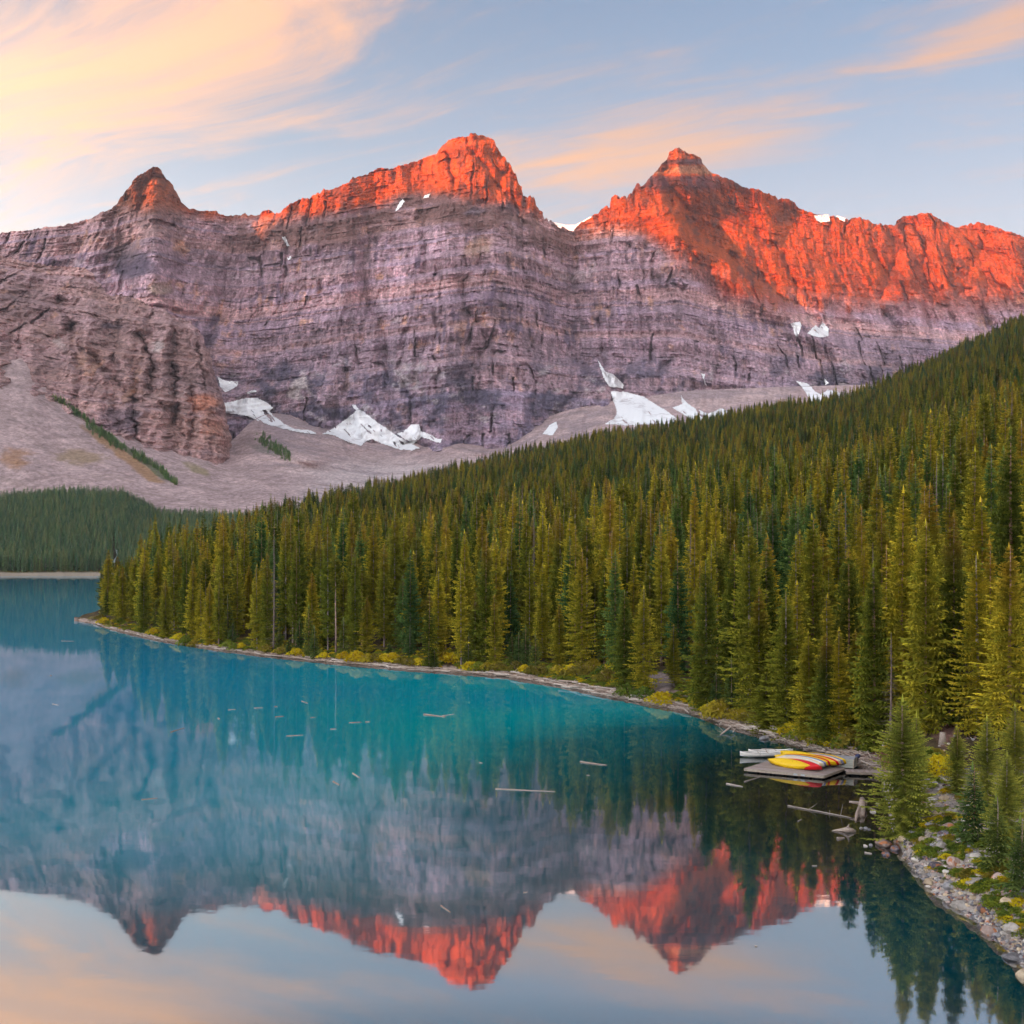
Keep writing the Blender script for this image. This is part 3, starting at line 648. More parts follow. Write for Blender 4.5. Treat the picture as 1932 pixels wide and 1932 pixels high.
# ------------------------------------------------------------------ trees
def leaf_material(name, cols, top, top_amt=1.0):
    """cols: three needle albedos mixed by tree and by stand; top: colour of the cone-laden tip"""
    m, t = mat(name)
    oi = t.add('ShaderNodeObjectInfo'); geo = t.add('ShaderNodeNewGeometry').outputs['Position']
    at = t.add('ShaderNodeSeparateXYZ', {0: t.add('ShaderNodeAttribute', attribute_name='leaf').outputs['Vector']})
    stand = t.noise(oi.outputs['Location'], .012, 2, .5)
    r = oi.outputs['Random']
    r2 = t.math('FRACT', t.math('MULTIPLY', r, 37.7))
    sy = t.add('ShaderNodeSeparateXYZ', {0: oi.outputs['Location']}).outputs[1]
    k = t.math('ADD', t.math('ADD', t.math('MULTIPLY', r, .85), t.math('MULTIPLY', stand, .4)), t.maprange(sy, 150, 700, .18, -.12))
    c = t.ramp(k, [(.1, cols[0]), (.55, cols[1]), (1.0, cols[2])])
    # outer shoots are lighter and yellower, inner needles darker
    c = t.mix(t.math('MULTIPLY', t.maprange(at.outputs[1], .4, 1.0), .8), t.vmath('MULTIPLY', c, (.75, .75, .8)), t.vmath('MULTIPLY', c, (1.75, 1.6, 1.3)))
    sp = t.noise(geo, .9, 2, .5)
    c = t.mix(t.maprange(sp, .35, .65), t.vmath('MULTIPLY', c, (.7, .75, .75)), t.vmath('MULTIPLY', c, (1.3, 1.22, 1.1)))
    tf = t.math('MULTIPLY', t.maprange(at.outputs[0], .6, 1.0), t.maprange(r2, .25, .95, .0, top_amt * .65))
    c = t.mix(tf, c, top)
    d = t.add('ShaderNodeBsdfDiffuse', {'Color': c}); tr = t.add('ShaderNodeBsdfTranslucent', {'Color': c})
    mx = t.add('ShaderNodeMixShader', {0: .3, 1: d.outputs[0], 2: tr.outputs[0]})
    t.add('ShaderNodeOutputMaterial', {0: mx.outputs[0]}); return m
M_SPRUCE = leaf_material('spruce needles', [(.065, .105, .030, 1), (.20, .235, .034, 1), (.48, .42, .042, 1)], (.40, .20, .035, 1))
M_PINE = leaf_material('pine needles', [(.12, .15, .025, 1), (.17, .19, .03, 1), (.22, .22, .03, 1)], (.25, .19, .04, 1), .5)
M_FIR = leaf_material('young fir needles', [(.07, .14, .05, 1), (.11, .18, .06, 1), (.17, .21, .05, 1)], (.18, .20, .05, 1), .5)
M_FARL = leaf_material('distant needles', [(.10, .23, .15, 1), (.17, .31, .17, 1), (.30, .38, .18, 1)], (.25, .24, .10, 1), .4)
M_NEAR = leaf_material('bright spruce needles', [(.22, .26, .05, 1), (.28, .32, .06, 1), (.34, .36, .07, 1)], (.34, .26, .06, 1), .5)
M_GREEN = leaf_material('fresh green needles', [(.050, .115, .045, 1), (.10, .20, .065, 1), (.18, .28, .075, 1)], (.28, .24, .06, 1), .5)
M_DEAD = simple_mat('dead twigs', (.20, .15, .13), .9, .1, .3, 3)
def bark_material():
    m, t = mat('grey bark')
    oc_ = t.add('ShaderNodeTexCoord').outputs['Object']; geo = t.add('ShaderNodeNewGeometry').outputs['Position']
    r = t.add('ShaderNodeObjectInfo').outputs['Random']
    n = t.noise(t.vmath('MULTIPLY', geo, (3, 3, .7)), 1.0, 4, .6)
    a = t.mix(t.maprange(r, .3, .8), (.30, .25, .235, 1), (.36, .22, .15, 1))
    c = t.mix(t.maprange(n, .3, .7), t.vmath('MULTIPLY', a, (.55, .5, .5)), t.vmath('MULTIPLY', a, (1.45, 1.4, 1.35)))
    p = t.add('ShaderNodeBsdfPrincipled', {'Base Color': c, 'Roughness': .9, 'Specular IOR Level': .1})
    t.add('ShaderNodeOutputMaterial', {0: p.outputs[0]}); return m
M_BARK = bark_material()

def tube(pts, rad, n=6):
    """tapered tube along pts: verts, quads, with end caps left to quads of zero size"""
    pts = np.asarray(pts, float); m = len(pts); rad = np.asarray(rad, float)
    tg = np.gradient(pts, axis=0); tg /= np.linalg.norm(tg, axis=1)[:, None] + 1e-9
    ref = np.array([0, 0, 1.0]) if abs(tg[:, 2]).mean() < .8 else np.array([1.0, 0, 0])
    a = np.cross(tg, ref); a /= np.linalg.norm(a, axis=1)[:, None] + 1e-9; b = np.cross(tg, a)
    th = np.arange(n) / n * 2 * np.pi
    V = pts[:, None] + rad[:, None, None] * (a[:, None] * np.cos(th)[None, :, None] + b[:, None] * np.sin(th)[None, :, None])
    V = V.reshape(-1, 3); F = []
    for i in range(m - 1):
        for j in range(n): F.append((i * n + j, i * n + (j + 1) % n, (i + 1) * n + (j + 1) % n, (i + 1) * n + j))
    V = np.concatenate([V, pts[:1], pts[-1:]]); c0 = len(V) - 2; c1 = len(V) - 1
    for j in range(0, n, 1):
        F.append((c0, (j + 1) % n, j, c0)); F.append((c1, (m - 1) * n + j, (m - 1) * n + (j + 1) % n, c1))
    return V, np.array(F)
def clean_faces(F):
    return [tuple(dict.fromkeys(map(int, f))) for f in F]
def mesh_poly(name, V, F, mats, smooth=True, matidx=None):
    me = bpy.data.meshes.new(name); me.from_pydata([tuple(v) for v in np.asarray(V, float)], [], clean_faces(F))
    for mt in mats: me.materials.append(mt)
    if matidx is not None: me.polygons.foreach_set('material_index', np.asarray(matidx, dtype=np.int32))
    me.polygons.foreach_set('use_smooth', np.full(len(me.polygons), smooth)); me.update(); return me

def crown_geo(r, H, R, clear, whorl=.38, nb=6, prof=.8, droop=.45, kind='spruce', seg=4, sw=.36, gap=.0):
    """branch sprays: returns triangle verts (k,3,3) and leaf attr (k,3,3)"""
    T = []; A = []
    z = clear * H; wob = r.rand() * 6
    while z < H - .15:
        t = (z - clear * H) / (H - clear * H)
        if kind == 'pine':
            rad = R * (.35 + .9 * math.sin(min(1, t * 1.15) * math.pi * .85) ** .8) * (1 - .55 * t)
        else:
            rad = R * min(1, (1 - t) / .62) ** prof * (.75 + .25 * min(1, t * 6)) * (1 + .16 * math.sin(z * 1.7 + wob)) + .12
        k = nb if t < .9 else max(3, nb - 2)
        a0 = r.rand() * 6.3
        for j in range(k):
            if r.rand() < gap * (1.3 - t): continue
            az = a0 + j * 6.283 / k + r.uniform(-.35, .35)
            L = rad * r.uniform(.62, 1.18)
            if r.rand() < .06: L *= 1.25
            zz = z + r.uniform(-.5, .5) * whorl
            up = .55 * (t ** 1.5) if kind != 'pine' else .5
            dr = droop * (1 - t * .6) * r.uniform(.7, 1.3)
            ss = np.linspace(0, 1, seg + 1)
            rr = L * ss; zc_ = zz + L * (up * ss - dr * ss + dr * .55 * ss ** 2.2)
            ca, sa = math.cos(az), math.sin(az)
            P = np.stack([rr * ca, rr * sa, zc_], 1)
            side = np.array([-sa, ca, 0.])
            for i in range(seg):
                w = sw * (1.25 - .75 * ss[i]) * min(1.0, .35 + L * .5) * r.uniform(.8, 1.25)
                p, q = P[i] * .8 + P[min(i + 1, seg)] * .2, P[i + 1]
                fwd = (P[i + 1] - P[i])
                for sgn in (-1, 1):
                    tip = p + fwd * r.uniform(.9, 1.7) + side * sgn * w * r.uniform(.8, 1.3) * (1.6 if i < seg - 1 else .8) + np.array([0, 0, -w * r.uniform(.1, .8)])
                    T.append((p, q, tip)); A.append(((t, ss[i], 0), (t, ss[i + 1], 0), (t, min(1, ss[i + 1] + .2), 1)))
                    if L > .8 and i > 0:
                        tip2 = p + fwd * .5 + side * sgn * w * .55 + np.array([0, 0, -w * r.uniform(.7, 1.5)])
                        T.append((p, q, tip2)); A.append(((t, ss[i] * .7, 0), (t, ss[i] * .7, 0), (t, ss[i] * .8, 1)))
        z += whorl * (1 - .35 * t) * r.uniform(.8, 1.2)
    # leader
    for j in range(4):
        az = j * 1.57; T.append(((0, 0, H + .5), (.16 * math.cos(az), .16 * math.sin(az), H - .5), (.16 * math.cos(az + 1.6), .16 * math.sin(az + 1.6), H - .5))); A.append(((1, 1, 0),) * 3)
    return np.array(T), np.array(A)

def crown_mesh(name, T, A, m):
    k = len(T); me = mesh_from(name, T.reshape(-1, 3), np.arange(k * 3).reshape(-1, 3), [m])
    at = me.attributes.new('leaf', 'FLOAT_VECTOR', 'POINT'); at.data.foreach_set('vector', A.reshape(-1).astype(np.float32)); return me

def trunk_mesh(name, r, H, r0, dead=False, stubs=0):
    n = 7; zz = np.linspace(-.6, H, n); lx = r.uniform(-.25, .25, n).cumsum() * .25; ly = r.uniform(-.25, .25, n).cumsum() * .25; lx[0] = ly[0] = 0
    rad = r0 * (1 - np.linspace(0, 1, n)) ** .8 + .02; rad[0] *= 1.25
    V, F = tube(np.stack([lx, ly, zz], 1), rad, 7); Vs = [V]; Fs = [F]; off = len(V)
    for _ in range(stubs):
        z = r.uniform(.05, .95 if dead else .4) * H; az = r.rand() * 6.3; L = (1 - z / H) * r.uniform(.5, 1) * (2.6 if dead else 1.8)
        p0 = np.array([np.interp(z, zz, lx), np.interp(z, zz, ly), z]); dv = np.array([math.cos(az), math.sin(az), r.uniform(-.5, .05)])
        V, F = tube(np.stack([p0, p0 + dv * L * .5 + [0, 0, -.05], p0 + dv * L + [0, 0, .1 * L]]), [.035, .022, .008], 3); Vs.append(V); Fs.append(F + off); off += len(V)
    return mesh_poly(name, np.concatenate(Vs), np.concatenate(Fs), [M_BARK if not dead else M_DEAD])

PROTO = {}          # kind -> list of (height, crown mesh, trunk mesh)
rs = np.random.RandomState(5)
def proto(pname, n, **k):
    L = []
    for i in range(n):
        kk = dict(k); H = kk.pop('H'); r0 = kk.pop('r0'); m = kk.pop('m'); nm = kk.pop('nm'); stubs = kk.pop('stubs', 10)
        kk['R'] = kk['R'] * rs.uniform(.85, 1.15); kk['clear'] = max(.01, kk['clear'] * rs.uniform(.5, 1.5)); kk['gap'] = kk.get('gap', 0) * rs.uniform(.6, 1.4)
        T, A = crown_geo(rs, H, **kk)
        L.append((H, crown_mesh(nm + '_crown', T, A, m), trunk_mesh(nm + '_trunk', rs, H, r0, stubs=stubs)))
    PROTO[pname] = L
proto('spruce', 6, H=25, R=2.45, clear=.05, r0=.17, m=M_SPRUCE, nm='spruce', gap=.05, whorl=.56, prof=.85, sw=.58, stubs=5, nb=7)
proto('green', 3, H=24, R=2.3, clear=.03, r0=.17, m=M_GREEN, nm='green_spruce', gap=.05, whorl=.54, prof=.9, sw=.5, stubs=3, nb=7)
proto('thin', 4, H=25, R=1.85, clear=.10, r0=.15, m=M_SPRUCE, nm='thin_spruce', gap=.14, whorl=.60, prof=.80, stubs=10, sw=.55)
proto('bushy', 3, H=22, R=3.0, clear=.02, r0=.26, m=M_SPRUCE, nm='bushy_spruce', gap=.05, whorl=.42, nb=7, prof=.85, seg=5, droop=.55)
proto('near', 2, H=11, R=2.0, clear=.01, r0=.15, m=M_NEAR, nm='near_spruce', gap=.05, whorl=.21, nb=9, prof=.78, seg=7, sw=.17)
proto('fir', 3, H=8, R=1.25, clear=.01, r0=.09, m=M_FIR, nm='young_fir', gap=.0, whorl=.26, nb=6, prof=.9, sw=.26, seg=3, stubs=0)
proto('pine', 3, H=22, R=2.3, clear=.50, r0=.20, m=M_PINE, nm='pine', kind='pine', gap=.2, whorl=.6, nb=6, seg=4, sw=.55, stubs=26)
PROTO['snag'] = [(20, None, trunk_mesh('snag_trunk', rs, 20, .17, dead=True, stubs=150))]
# coarser trees for the far wood
def proto_far(n):
    L = []
    for i in range(n):
        T, A = crown_geo(rs, 24, 2.2 * rs.uniform(.8, 1.15), .05, whorl=.95, nb=5, prof=.75, seg=2, sw=.8, gap=.05)
        L.append((24, crown_mesh('far_crown', T, A, M_FARL), trunk_mesh('far_trunk', rs, 24, .2)))
    return L
FAR = proto_far(4)
protoC = bpy.data.collections.new('tree_sources'); protoF = bpy.data.collections.new('far_tree_sources')
def joined(cm, tm, name):
    a = np.empty(len(cm.vertices) * 3, np.float32); cm.vertices.foreach_get('co', a); b = np.empty(len(tm.vertices) * 3, np.float32); tm.vertices.foreach_get('co', b)
    V = np.concatenate([a.reshape(-1, 3), b.reshape(-1, 3)]); F = [tuple(p.vertices) for p in cm.polygons] + [tuple(i + len(cm.vertices) for i in p.vertices) for p in tm.polygons]
    me = bpy.data.meshes.new(name); me.from_pydata(V.tolist(), [], F); me.materials.append(cm.materials[0]); me.materials.append(tm.materials[0])
    me.polygons.foreach_set('material_index', np.array([0] * len(cm.polygons) + [1] * len(tm.polygons), dtype=np.int32))
    at = me.attributes.new('leaf', 'FLOAT_VECTOR', 'POINT'); l = np.zeros((len(V), 3), np.float32); q = np.empty(len(cm.vertices) * 3, np.float32); cm.attributes['leaf'].data.foreach_get('vector', q); l[:len(cm.vertices)] = q.reshape(-1, 3)
    at.data.foreach_set('vector', l.ravel()); me.update(); return me
for i, (H, cm, tm) in enumerate(PROTO['spruce'] + PROTO['thin'] + PROTO['green'] + PROTO['bushy'][:2] + PROTO['pine'][:2]):
    protoC.objects.link(bpy.data.objects.new('src_%02d' % i, joined(cm, tm, 'forest_tree')))
for i, (H, cm, tm) in enumerate(FAR): protoF.objects.link(bpy.data.objects.new('fsrc_%02d' % i, joined(cm, tm, 'far_tree')))

def scatter(name, pts, scales, rots, idx, coll, label=None):
    me = bpy.data.meshes.new(name); me.vertices.add(len(pts)); me.vertices.foreach_set('co', np.asarray(pts, np.float32).ravel())
    for nm, ty, fld, arr in (('sc', 'FLOAT_VECTOR', 'vector', scales), ('ro', 'FLOAT', 'value', rots), ('ix', 'INT', 'value', idx)):
        a = me.attributes.new(nm, ty, 'POINT'); a.data.foreach_set(fld, np.asarray(arr, np.int32 if ty == 'INT' else np.float32).ravel())
    o = obj(name, me, kind='stuff')
    g = bpy.data.node_groups.new(name + '_nodes', 'GeometryNodeTree')
    g.interface.new_socket('Geometry', in_out='INPUT', socket_type='NodeSocketGeometry'); g.interface.new_socket('Geometry', in_out='OUTPUT', socket_type='NodeSocketGeometry')
    N = g.nodes; gi = N.new('NodeGroupInput'); go = N.new('NodeGroupOutput'); ci = N.new('GeometryNodeCollectionInfo'); ip_ = N.new('GeometryNodeInstanceOnPoints')
    ci.inputs[0].default_value = coll; ci.inputs['Separate Children'].default_value = True; ci.inputs['Reset Children'].default_value = True
    def at(nm, ty):
        a = N.new('GeometryNodeInputNamedAttribute'); a.data_type = ty; a.inputs[0].default_value = nm; return a.outputs[0]
    cx = N.new('ShaderNodeCombineXYZ'); g.links.new(at('ro', 'FLOAT'), cx.inputs[2])
    g.links.new(gi.outputs[0], ip_.inputs['Points']); g.links.new(ci.outputs[0], ip_.inputs['Instance']); ip_.inputs['Pick Instance'].default_value = True
    g.links.new(at('ix', 'INT'), ip_.inputs['Instance Index']); g.links.new(at('sc', 'FLOAT_VECTOR'), ip_.inputs['Scale'])
    g.links.new(cx.outputs[0], ip_.inputs['Rotation']); g.links.new(ip_.outputs[0], go.inputs[0])
    md = o.modifiers.new('scatter', 'NODES'); md.node_group = g; return o

tree_no = 0
def plant(kind, x, y, z, H, wide=1.0, label='', cat='spruce tree', group=None, name='spruce_tree', rz=None, pick=None):
    L = PROTO[kind]; h0, cm, tm = L[(pick if pick is not None else random.randrange(len(L))) % len(L)]
    e = bpy.data.objects.new(name, None); COL.objects.link(e); e.location = (x, y, z); e.empty_display_size = .1
    s = H / h0; sx = s * .35 + .65 if kind != 'near' else s; e.scale = (sx * wide, sx * wide, s); e.rotation_euler = (0, 0, random.uniform(0, 6.28) if rz is None else rz)
    e['label'] = label; e['category'] = cat
    if group: e['group'] = group
    if cm: o = bpy.data.objects.new('crown', cm); COL.objects.link(o); o.parent = e
    o = bpy.data.objects.new('trunk', tm); COL.objects.link(o); o.parent = e
    return e

random.seed(4)
def C4(p): return [(x * .3255, 880.5 + a * .3255, 880.5 + b * .3255, k) for x, a, b, k in p]
def C5(p): return [(628.9 + x * .3255, 880.5 + a * .3255, 880.5 + b * .3255, k) for x, a, b, k in p]
def C6(p): return [(1257.8 + x * .349, 880.5 + a * .349, 880.5 + b * .349, k) for x, a, b, k in p]
# (x, top, foot, kind) of the trees that can be told apart along the shore
LT = C4([(590,800,865,'fir'),(622,690,880,'thin'),(660,640,880,'thin'),(705,545,885,'spruce'),(780,520,895,'spruce'),(832,560,955,'spruce'),(905,770,925,'fir'),(915,470,900,'spruce'),(960,660,1000,'spruce'),(995,400,935,'thin'),(1080,500,985,'spruce'),(1120,545,1000,'spruce'),(1165,680,1005,'thin'),(1215,680,1040,'spruce'),(1267,640,1035,'thin'),(1322,740,1000,'fir'),(1295,290,990,'spruce'),(1375,440,985,'thin'),(1350,900,1020,'fir'),(1490,565,1060,'spruce'),(1548,500,1060,'spruce'),(1585,340,1062,'snag'),(1620,930,1060,'fir'),(1655,280,1010,'thin'),(1675,1000,1085,'fir'),(1735,880,1060,'fir'),(1715,430,1040,'thin'),(1810,615,1050,'spruce'),(1790,800,1095,'fir'),(1820,920,1115,'fir'),(1900,330,1070,'thin')]) \
 + C5([(15,510,1080,'pine2'),(58,870,1100,'fir'),(130,1045,1105,'fir'),(195,755,1080,'spruce'),(125,480,1080,'spruce'),(360,250,1030,'bushy'),(408,280,1020,'thin'),(465,490,1050,'spruce'),(445,920,1090,'fir'),(325,1020,1100,'fir'),(555,715,1165,'thin'),(585,1060,1165,'fir'),(610,590,1120,'spruce'),(600,420,1080,'thin'),(742,565,1170,'thin'),(760,370,1100,'spruce'),(785,960,1165,'fir'),(825,730,1150,'spruce'),(885,400,1150,'spruce'),(935,740,1165,'thin'),(920,510,1090,'pine2'),(1035,970,1150,'fir'),(1075,960,1150,'fir'),(1140,490,1100,'thin'),(1115,920,1150,'fir'),(1172,970,1180,'fir'),(1215,560,1120,'spruce'),(1310,800,1155,'spruce'),(1402,340,1145,'thin'),(1465,340,1120,'pine2'),(1500,960,1135,'fir'),(1517,660,1090,'pine'),(1568,600,1160,'thin'),(1622,350,1155,'spruce'),(1690,720,1310,'spruce'),(1800,690,1305,'bushy'),(1835,620,1150,'pine'),(1745,520,1140,'thin')]) \
 + C6([(38,850,1190,'thin'),(190,890,1320,'spruce'),(215,500,1300,'bushy'),(275,440,1150,'pine'),(350,1030,1335,'fir'),(365,400,1180,'thin'),(268,1110,1310,'fir'),(450,290,1330,'bushy'),(500,650,1340,'spruce'),(535,1110,1425,'bushy'),(645,670,1440,'bushy'),(765,890,1480,'spruce'),(705,620,1400,'thin'),(862,900,1512,'spruce'),(932,870,1508,'thin'),(1020,880,1440,'spruce'),(1118,520,1535,'spruce'),(1090,780,1490,'thin'),(1210,890,1492,'snag'),(1400,290,1450,'spruce'),(1550,250,1400,'spruce'),(1475,600,1390,'thin'),(1680,470,1440,'bushy'),(1850,420,1500,'bushy'),(1275,1250,1985,'near'),(1350,1330,1780,'near'),(1570,1400,1760,'near'),(870,690,1440,'thin'),(985,500,1400,'pine'),(1745,400,1380,'thin')])
LT = LT + [(1835, 1440, 1590, 'fir'), (1862, 1350, 1545, 'near'), (1900, 1420, 1610, 'near'), (1915, 1330, 1520, 'near'), (1880, 1500, 1640, 'fir'), (1925, 1540, 1690, 'fir')]
EXPL = []
for i, (u, vt_, vb_, k) in enumerate(LT):
    x, y, z = ground_at(u, vb_)
    H = (vb_ - vt_) / 2000 * y
    kk = 'pine' if k == 'pine2' else k
    EXPL.append([u, y, x, z, H, kk, i])

def forest_points():
    r = np.random.RandomState(77); P = []
    # cells grow with distance
    y = 66.0
    while y < 1560:
        cell = 6.9 if y < 420 else (7.2 if y < 800 else 7.8)
        x = (120 - 966) / 2000 * y
        x1 = (2330 - 966) / 2000 * y
        n = int((x1 - x) / cell)
        xx = x + (np.arange(n) + r.rand(n)) * cell; yy = y + r.rand(n) * cell
        P.append(np.stack([xx, yy], 1)); y += cell
    P = np.concatenate(P); u = 966 + 2000 * P[:, 0] / P[:, 1]; d = P[:, 1]
    ds = CAMZ * 2000 / (ip(u, SHORE) - 1045); dc = ip(u, DCR); q = d - ds
    keep = (q > 12 + 4 * fbm(P[:, 0] / 15, P[:, 1] / 15, 702, 2)) & (d < dc * 1.02 - 1) & (u > 186)
    z = land_z(u, d); v = 1045 - (z - CAMZ) * 2000 / d
    # open ground: trail, dirt path, rocky near shore
    def hole(cu, cv, ru, rv): return ((u - cu) / ru) ** 2 + ((v - cv) / rv) ** 2 < 1
    keep &= ~hole(1250, 1290, 34, 24) & ~hole(1275, 1315, 60, 16) & ~hole(1785, 1375, 46, 42) & ~hole(1650, 1425, 50, 26)
    keep &= ~((u > 1560) & (v > 1408)) & ~((u > 1560) & (u < 1700) & (q < 25))
    keep &= (d > 118) 
    keep &= (fbm(P[:, 0] / 17, P[:, 1] / 17, 740, 3) > -.30) | (r.rand(len(u)) < .3)
    keep &= r.rand(len(u)) < .95
    P = P[keep]; return P[:, 0], P[:, 1], z[keep], u[keep], v[keep], r
fx, fy, fz, fu, fv, fr = forest_points()
ex = np.array([e[2] for e in EXPL]); ey = np.array([e[1] for e in EXPL])
near_e = np.array([np.min((ex - a) ** 2 + (ey - b) ** 2) if b < 420 else 99 for a, b in zip(fx, fy)])
k = near_e > 2.4 ** 2; fx, fy, fz, fu, fv = fx[k], fy[k], fz[k], fu[k], fv[k]
# stands: patches of taller and shorter wood
fH = (15.5 + 12 * fr.rand(len(fx)) ** 1.1) * (1 + .28 * fbm(fx / 60, fy / 60, 710, 3)) * np.where(fr.rand(len(fx)) < .13, fr.uniform(.45, .8, len(fx)), 1)
fH *= np.where(fy > 600, .94, 1)
fH = np.where(fy < 430, np.maximum(fH * 1.12, 17 + 10 * fr.rand(len(fx))), fH)
inl = fy - CAMZ * 2000 / (ip(fu, SHORE) - 1045)
fH *= .84 + .16 * sst(inl, 8, 30)
fH = np.where(fu < 262, fH * .72, fH)
show = fH / fy * (1 + .4 * (fr.rand(len(fx)) - .5))
order = np.argsort(-show)
NIND = 300 - len(EXPL)
ind = order[:NIND]; rest = order[NIND:]
print('forest trees', len(fx))
sc = np.stack([fr.uniform(.8, 1.25, len(rest))] * 2 + [np.zeros(len(rest))], 1); s_ = fH[rest] / 25; sc[:, 0] *= .35 * s_ + .65; sc[:, 1] = sc[:, 0]; sc[:, 2] = s_
nA, nB = len(PROTO['spruce'] + PROTO['thin']), len(PROTO['green'])
q_ = fr.rand(len(rest)) + .25 * fbm(fx[rest] / 40, fy[rest] / 40, 733, 3)
ix = np.where(q_ < .62, fr.randint(0, nA, len(rest)), np.where(q_ < .86, nA + fr.randint(0, nB, len(rest)), np.where(q_ < .95, nA + nB + fr.randint(0, 2, len(rest)), nA + nB + 2 + fr.randint(0, 2, len(rest)))))
scatter('forest', np.stack([fx[rest], fy[rest], fz[rest] - .1], 1), sc, fr.rand(len(rest)) * 6.28, ix, protoC)
# far wood
r = np.random.RandomState(9); P = []
for y in np.arange(1184, 1640, 6.0):
    n = int((820 + 420) / 2000 * y / 5.6); x0 = (-420 - 966) / 2000 * y
    P.append(np.stack([x0 + (np.arange(n) + r.rand(n)) * 5.6, y + r.rand(n) * 6], 1))
P = np.concatenate(P); u = 966 + 2000 * P[:, 0] / P[:, 1]; z = far_z(u, P[:, 1])
k = (P[:, 1] < 1600) & (r.rand(len(u)) < .95) & ~((np.abs(u - 218 + (P[:, 1] - 1190) * .03) < 5) & (P[:, 1] < 1330)); P = P[k]; z = z[k]
n = len(P); hh = r.uniform(15, 24, n) / 24; w_ = r.uniform(.8, 1.2, n)
scatter('far_forest', np.stack([P[:, 0], P[:, 1], z], 1), np.stack([w_, w_, hh], 1), r.rand(n) * 6.28, r.randint(0, 4, n), protoF)
print('far trees', n)

# landmarks along the shore, left to right; used to say where a tree stands
SEG = [(-999, 250, 'on the tip of the point'), (250, 330, 'just behind the point tip'), (330, 430, 'on the narrow neck of the point'), (430, 505, 'left of the bare dead snag'),
       (505, 600, 'right of the bare dead snag'), (600, 690, 'well left of the gravel landing'), (690, 800, 'just left of the gravel landing'), (800, 900, 'behind the small gravel landing'),
       (900, 1010, 'just right of the gravel landing'), (1010, 1110, 'behind the yellow shore thicket'), (1110, 1215, 'above the log-strewn bend'), (1215, 1300, 'beside the gravel footpath'),
       (1300, 1390, 'right of the gravel footpath'), (1390, 1470, 'above the grey boulder'), (1470, 1550, 'directly behind the white canoe'), (1550, 1640, 'behind the canoe dock'),
       (1640, 1720, 'beside the red dirt bank'), (1720, 1810, 'by the dirt path'), (1810, 1900, 'right of the dirt path'), (1900, 9999, 'at the far right shore')]
ORD = ['leftmost', 'second', 'third', 'fourth', 'fifth', 'sixth', 'seventh', 'eighth', 'ninth', 'tenth', 'eleventh', 'twelfth', 'thirteenth', 'fourteenth', 'fifteenth', 'sixteenth', 'seventeenth', 'eighteenth', 'nineteenth', 'twentieth', 'twenty-first', 'twenty-second', 'twenty-third', 'twenty-fourth', 'twenty-fifth', 'twenty-sixth', 'twenty-seventh', 'twenty-eighth', 'twenty-ninth', 'thirtieth']
def seg_of(u):
    for a, b, n in SEG:
        if a <= u < b: return n
WORD = {'green': 'full green spruce', 'spruce': 'full olive spruce', 'thin': 'slender spruce', 'bushy': 'broad heavy spruce', 'fir': 'young bright green fir', 'pine': 'bare-stemmed pine with tufted top', 'snag': 'dead bare grey snag', 'near': 'dense foreground spruce'}
CATW = {'fir': 'fir tree', 'pine': 'pine tree', 'snag': 'dead tree'}
NAMEW = {'fir': 'fir_tree', 'pine': 'pine_tree', 'snag': 'dead_tree'}
todo = []
for e in EXPL: todo.append(dict(u=e[0], x=e[2], y=e[1], z=e[3] - .1, H=e[4], k=e[5], row='at the waterline', w=1.0))
for i in ind:
    todo.append(dict(u=fu[i], x=fx[i], y=fy[i], z=fz[i] - .1, H=fH[i], k=random.choices(['spruce', 'thin', 'green', 'bushy', 'pine', 'snag'], [5, 3, 2.5, 1, .6, .3])[0], row='in the front rows' if inl[i] < 22 else ('in the middle rows' if inl[i] < 45 else 'in the back rows'), w=random.uniform(.85, 1.2)))
cells = {}
for t_ in todo:
    size = 'tall ' if t_['H'] > 23.5 else ('short ' if t_['H'] < 15 else 'mid-height ')
    if t_['k'] in ('fir', 'near', 'snag'): size = ''
    t_['w2'] = size + WORD[t_['k']]; cells.setdefault((t_['w2'], t_['row'], seg_of(t_['u'])), []).append(t_)
LONE = {'near'}
for (w2, row, sg), L in cells.items():
    L.sort(key=lambda q: q['u'])
    for n, t_ in enumerate(L):
        if len(L) == 1: lab = '%s %s, %s' % (w2, row, sg)
        else: lab = '%s %s %s, %s' % (ORD[min(n, 29)], w2, row, sg)
        t_['label'] = lab
nearlab = ['foreground spruce standing alone right of the dock', 'small spruce close behind the lone foreground spruce', 'bushy spruce between the lone foreground spruce and the dirt path', 'tallest bushy spruce in the middle of the lower right rock bank', 'lowest bushy spruce at the right edge of the rock bank', 'bushy spruce highest up at the right edge of the rock bank']
for t_ in todo:
    if t_['k'] == 'near': t_['label'] = nearlab.pop(0); t_['w'] = 1.28 if abs(t_['u'] - 1702.8) < 2 else (.8 if abs(t_['u'] - 1729) < 2 else 1.0)
    plant(t_['k'], t_['x'], t_['y'], t_['z'], t_['H'], t_['w'], label=t_['label'], cat=CATW.get(t_['k'], 'spruce tree'), name=NAMEW.get(t_['k'], 'spruce_tree'),
          group='conifers along the lake shore' if t_['row'].startswith('at') else 'conifers in the front of the forest')

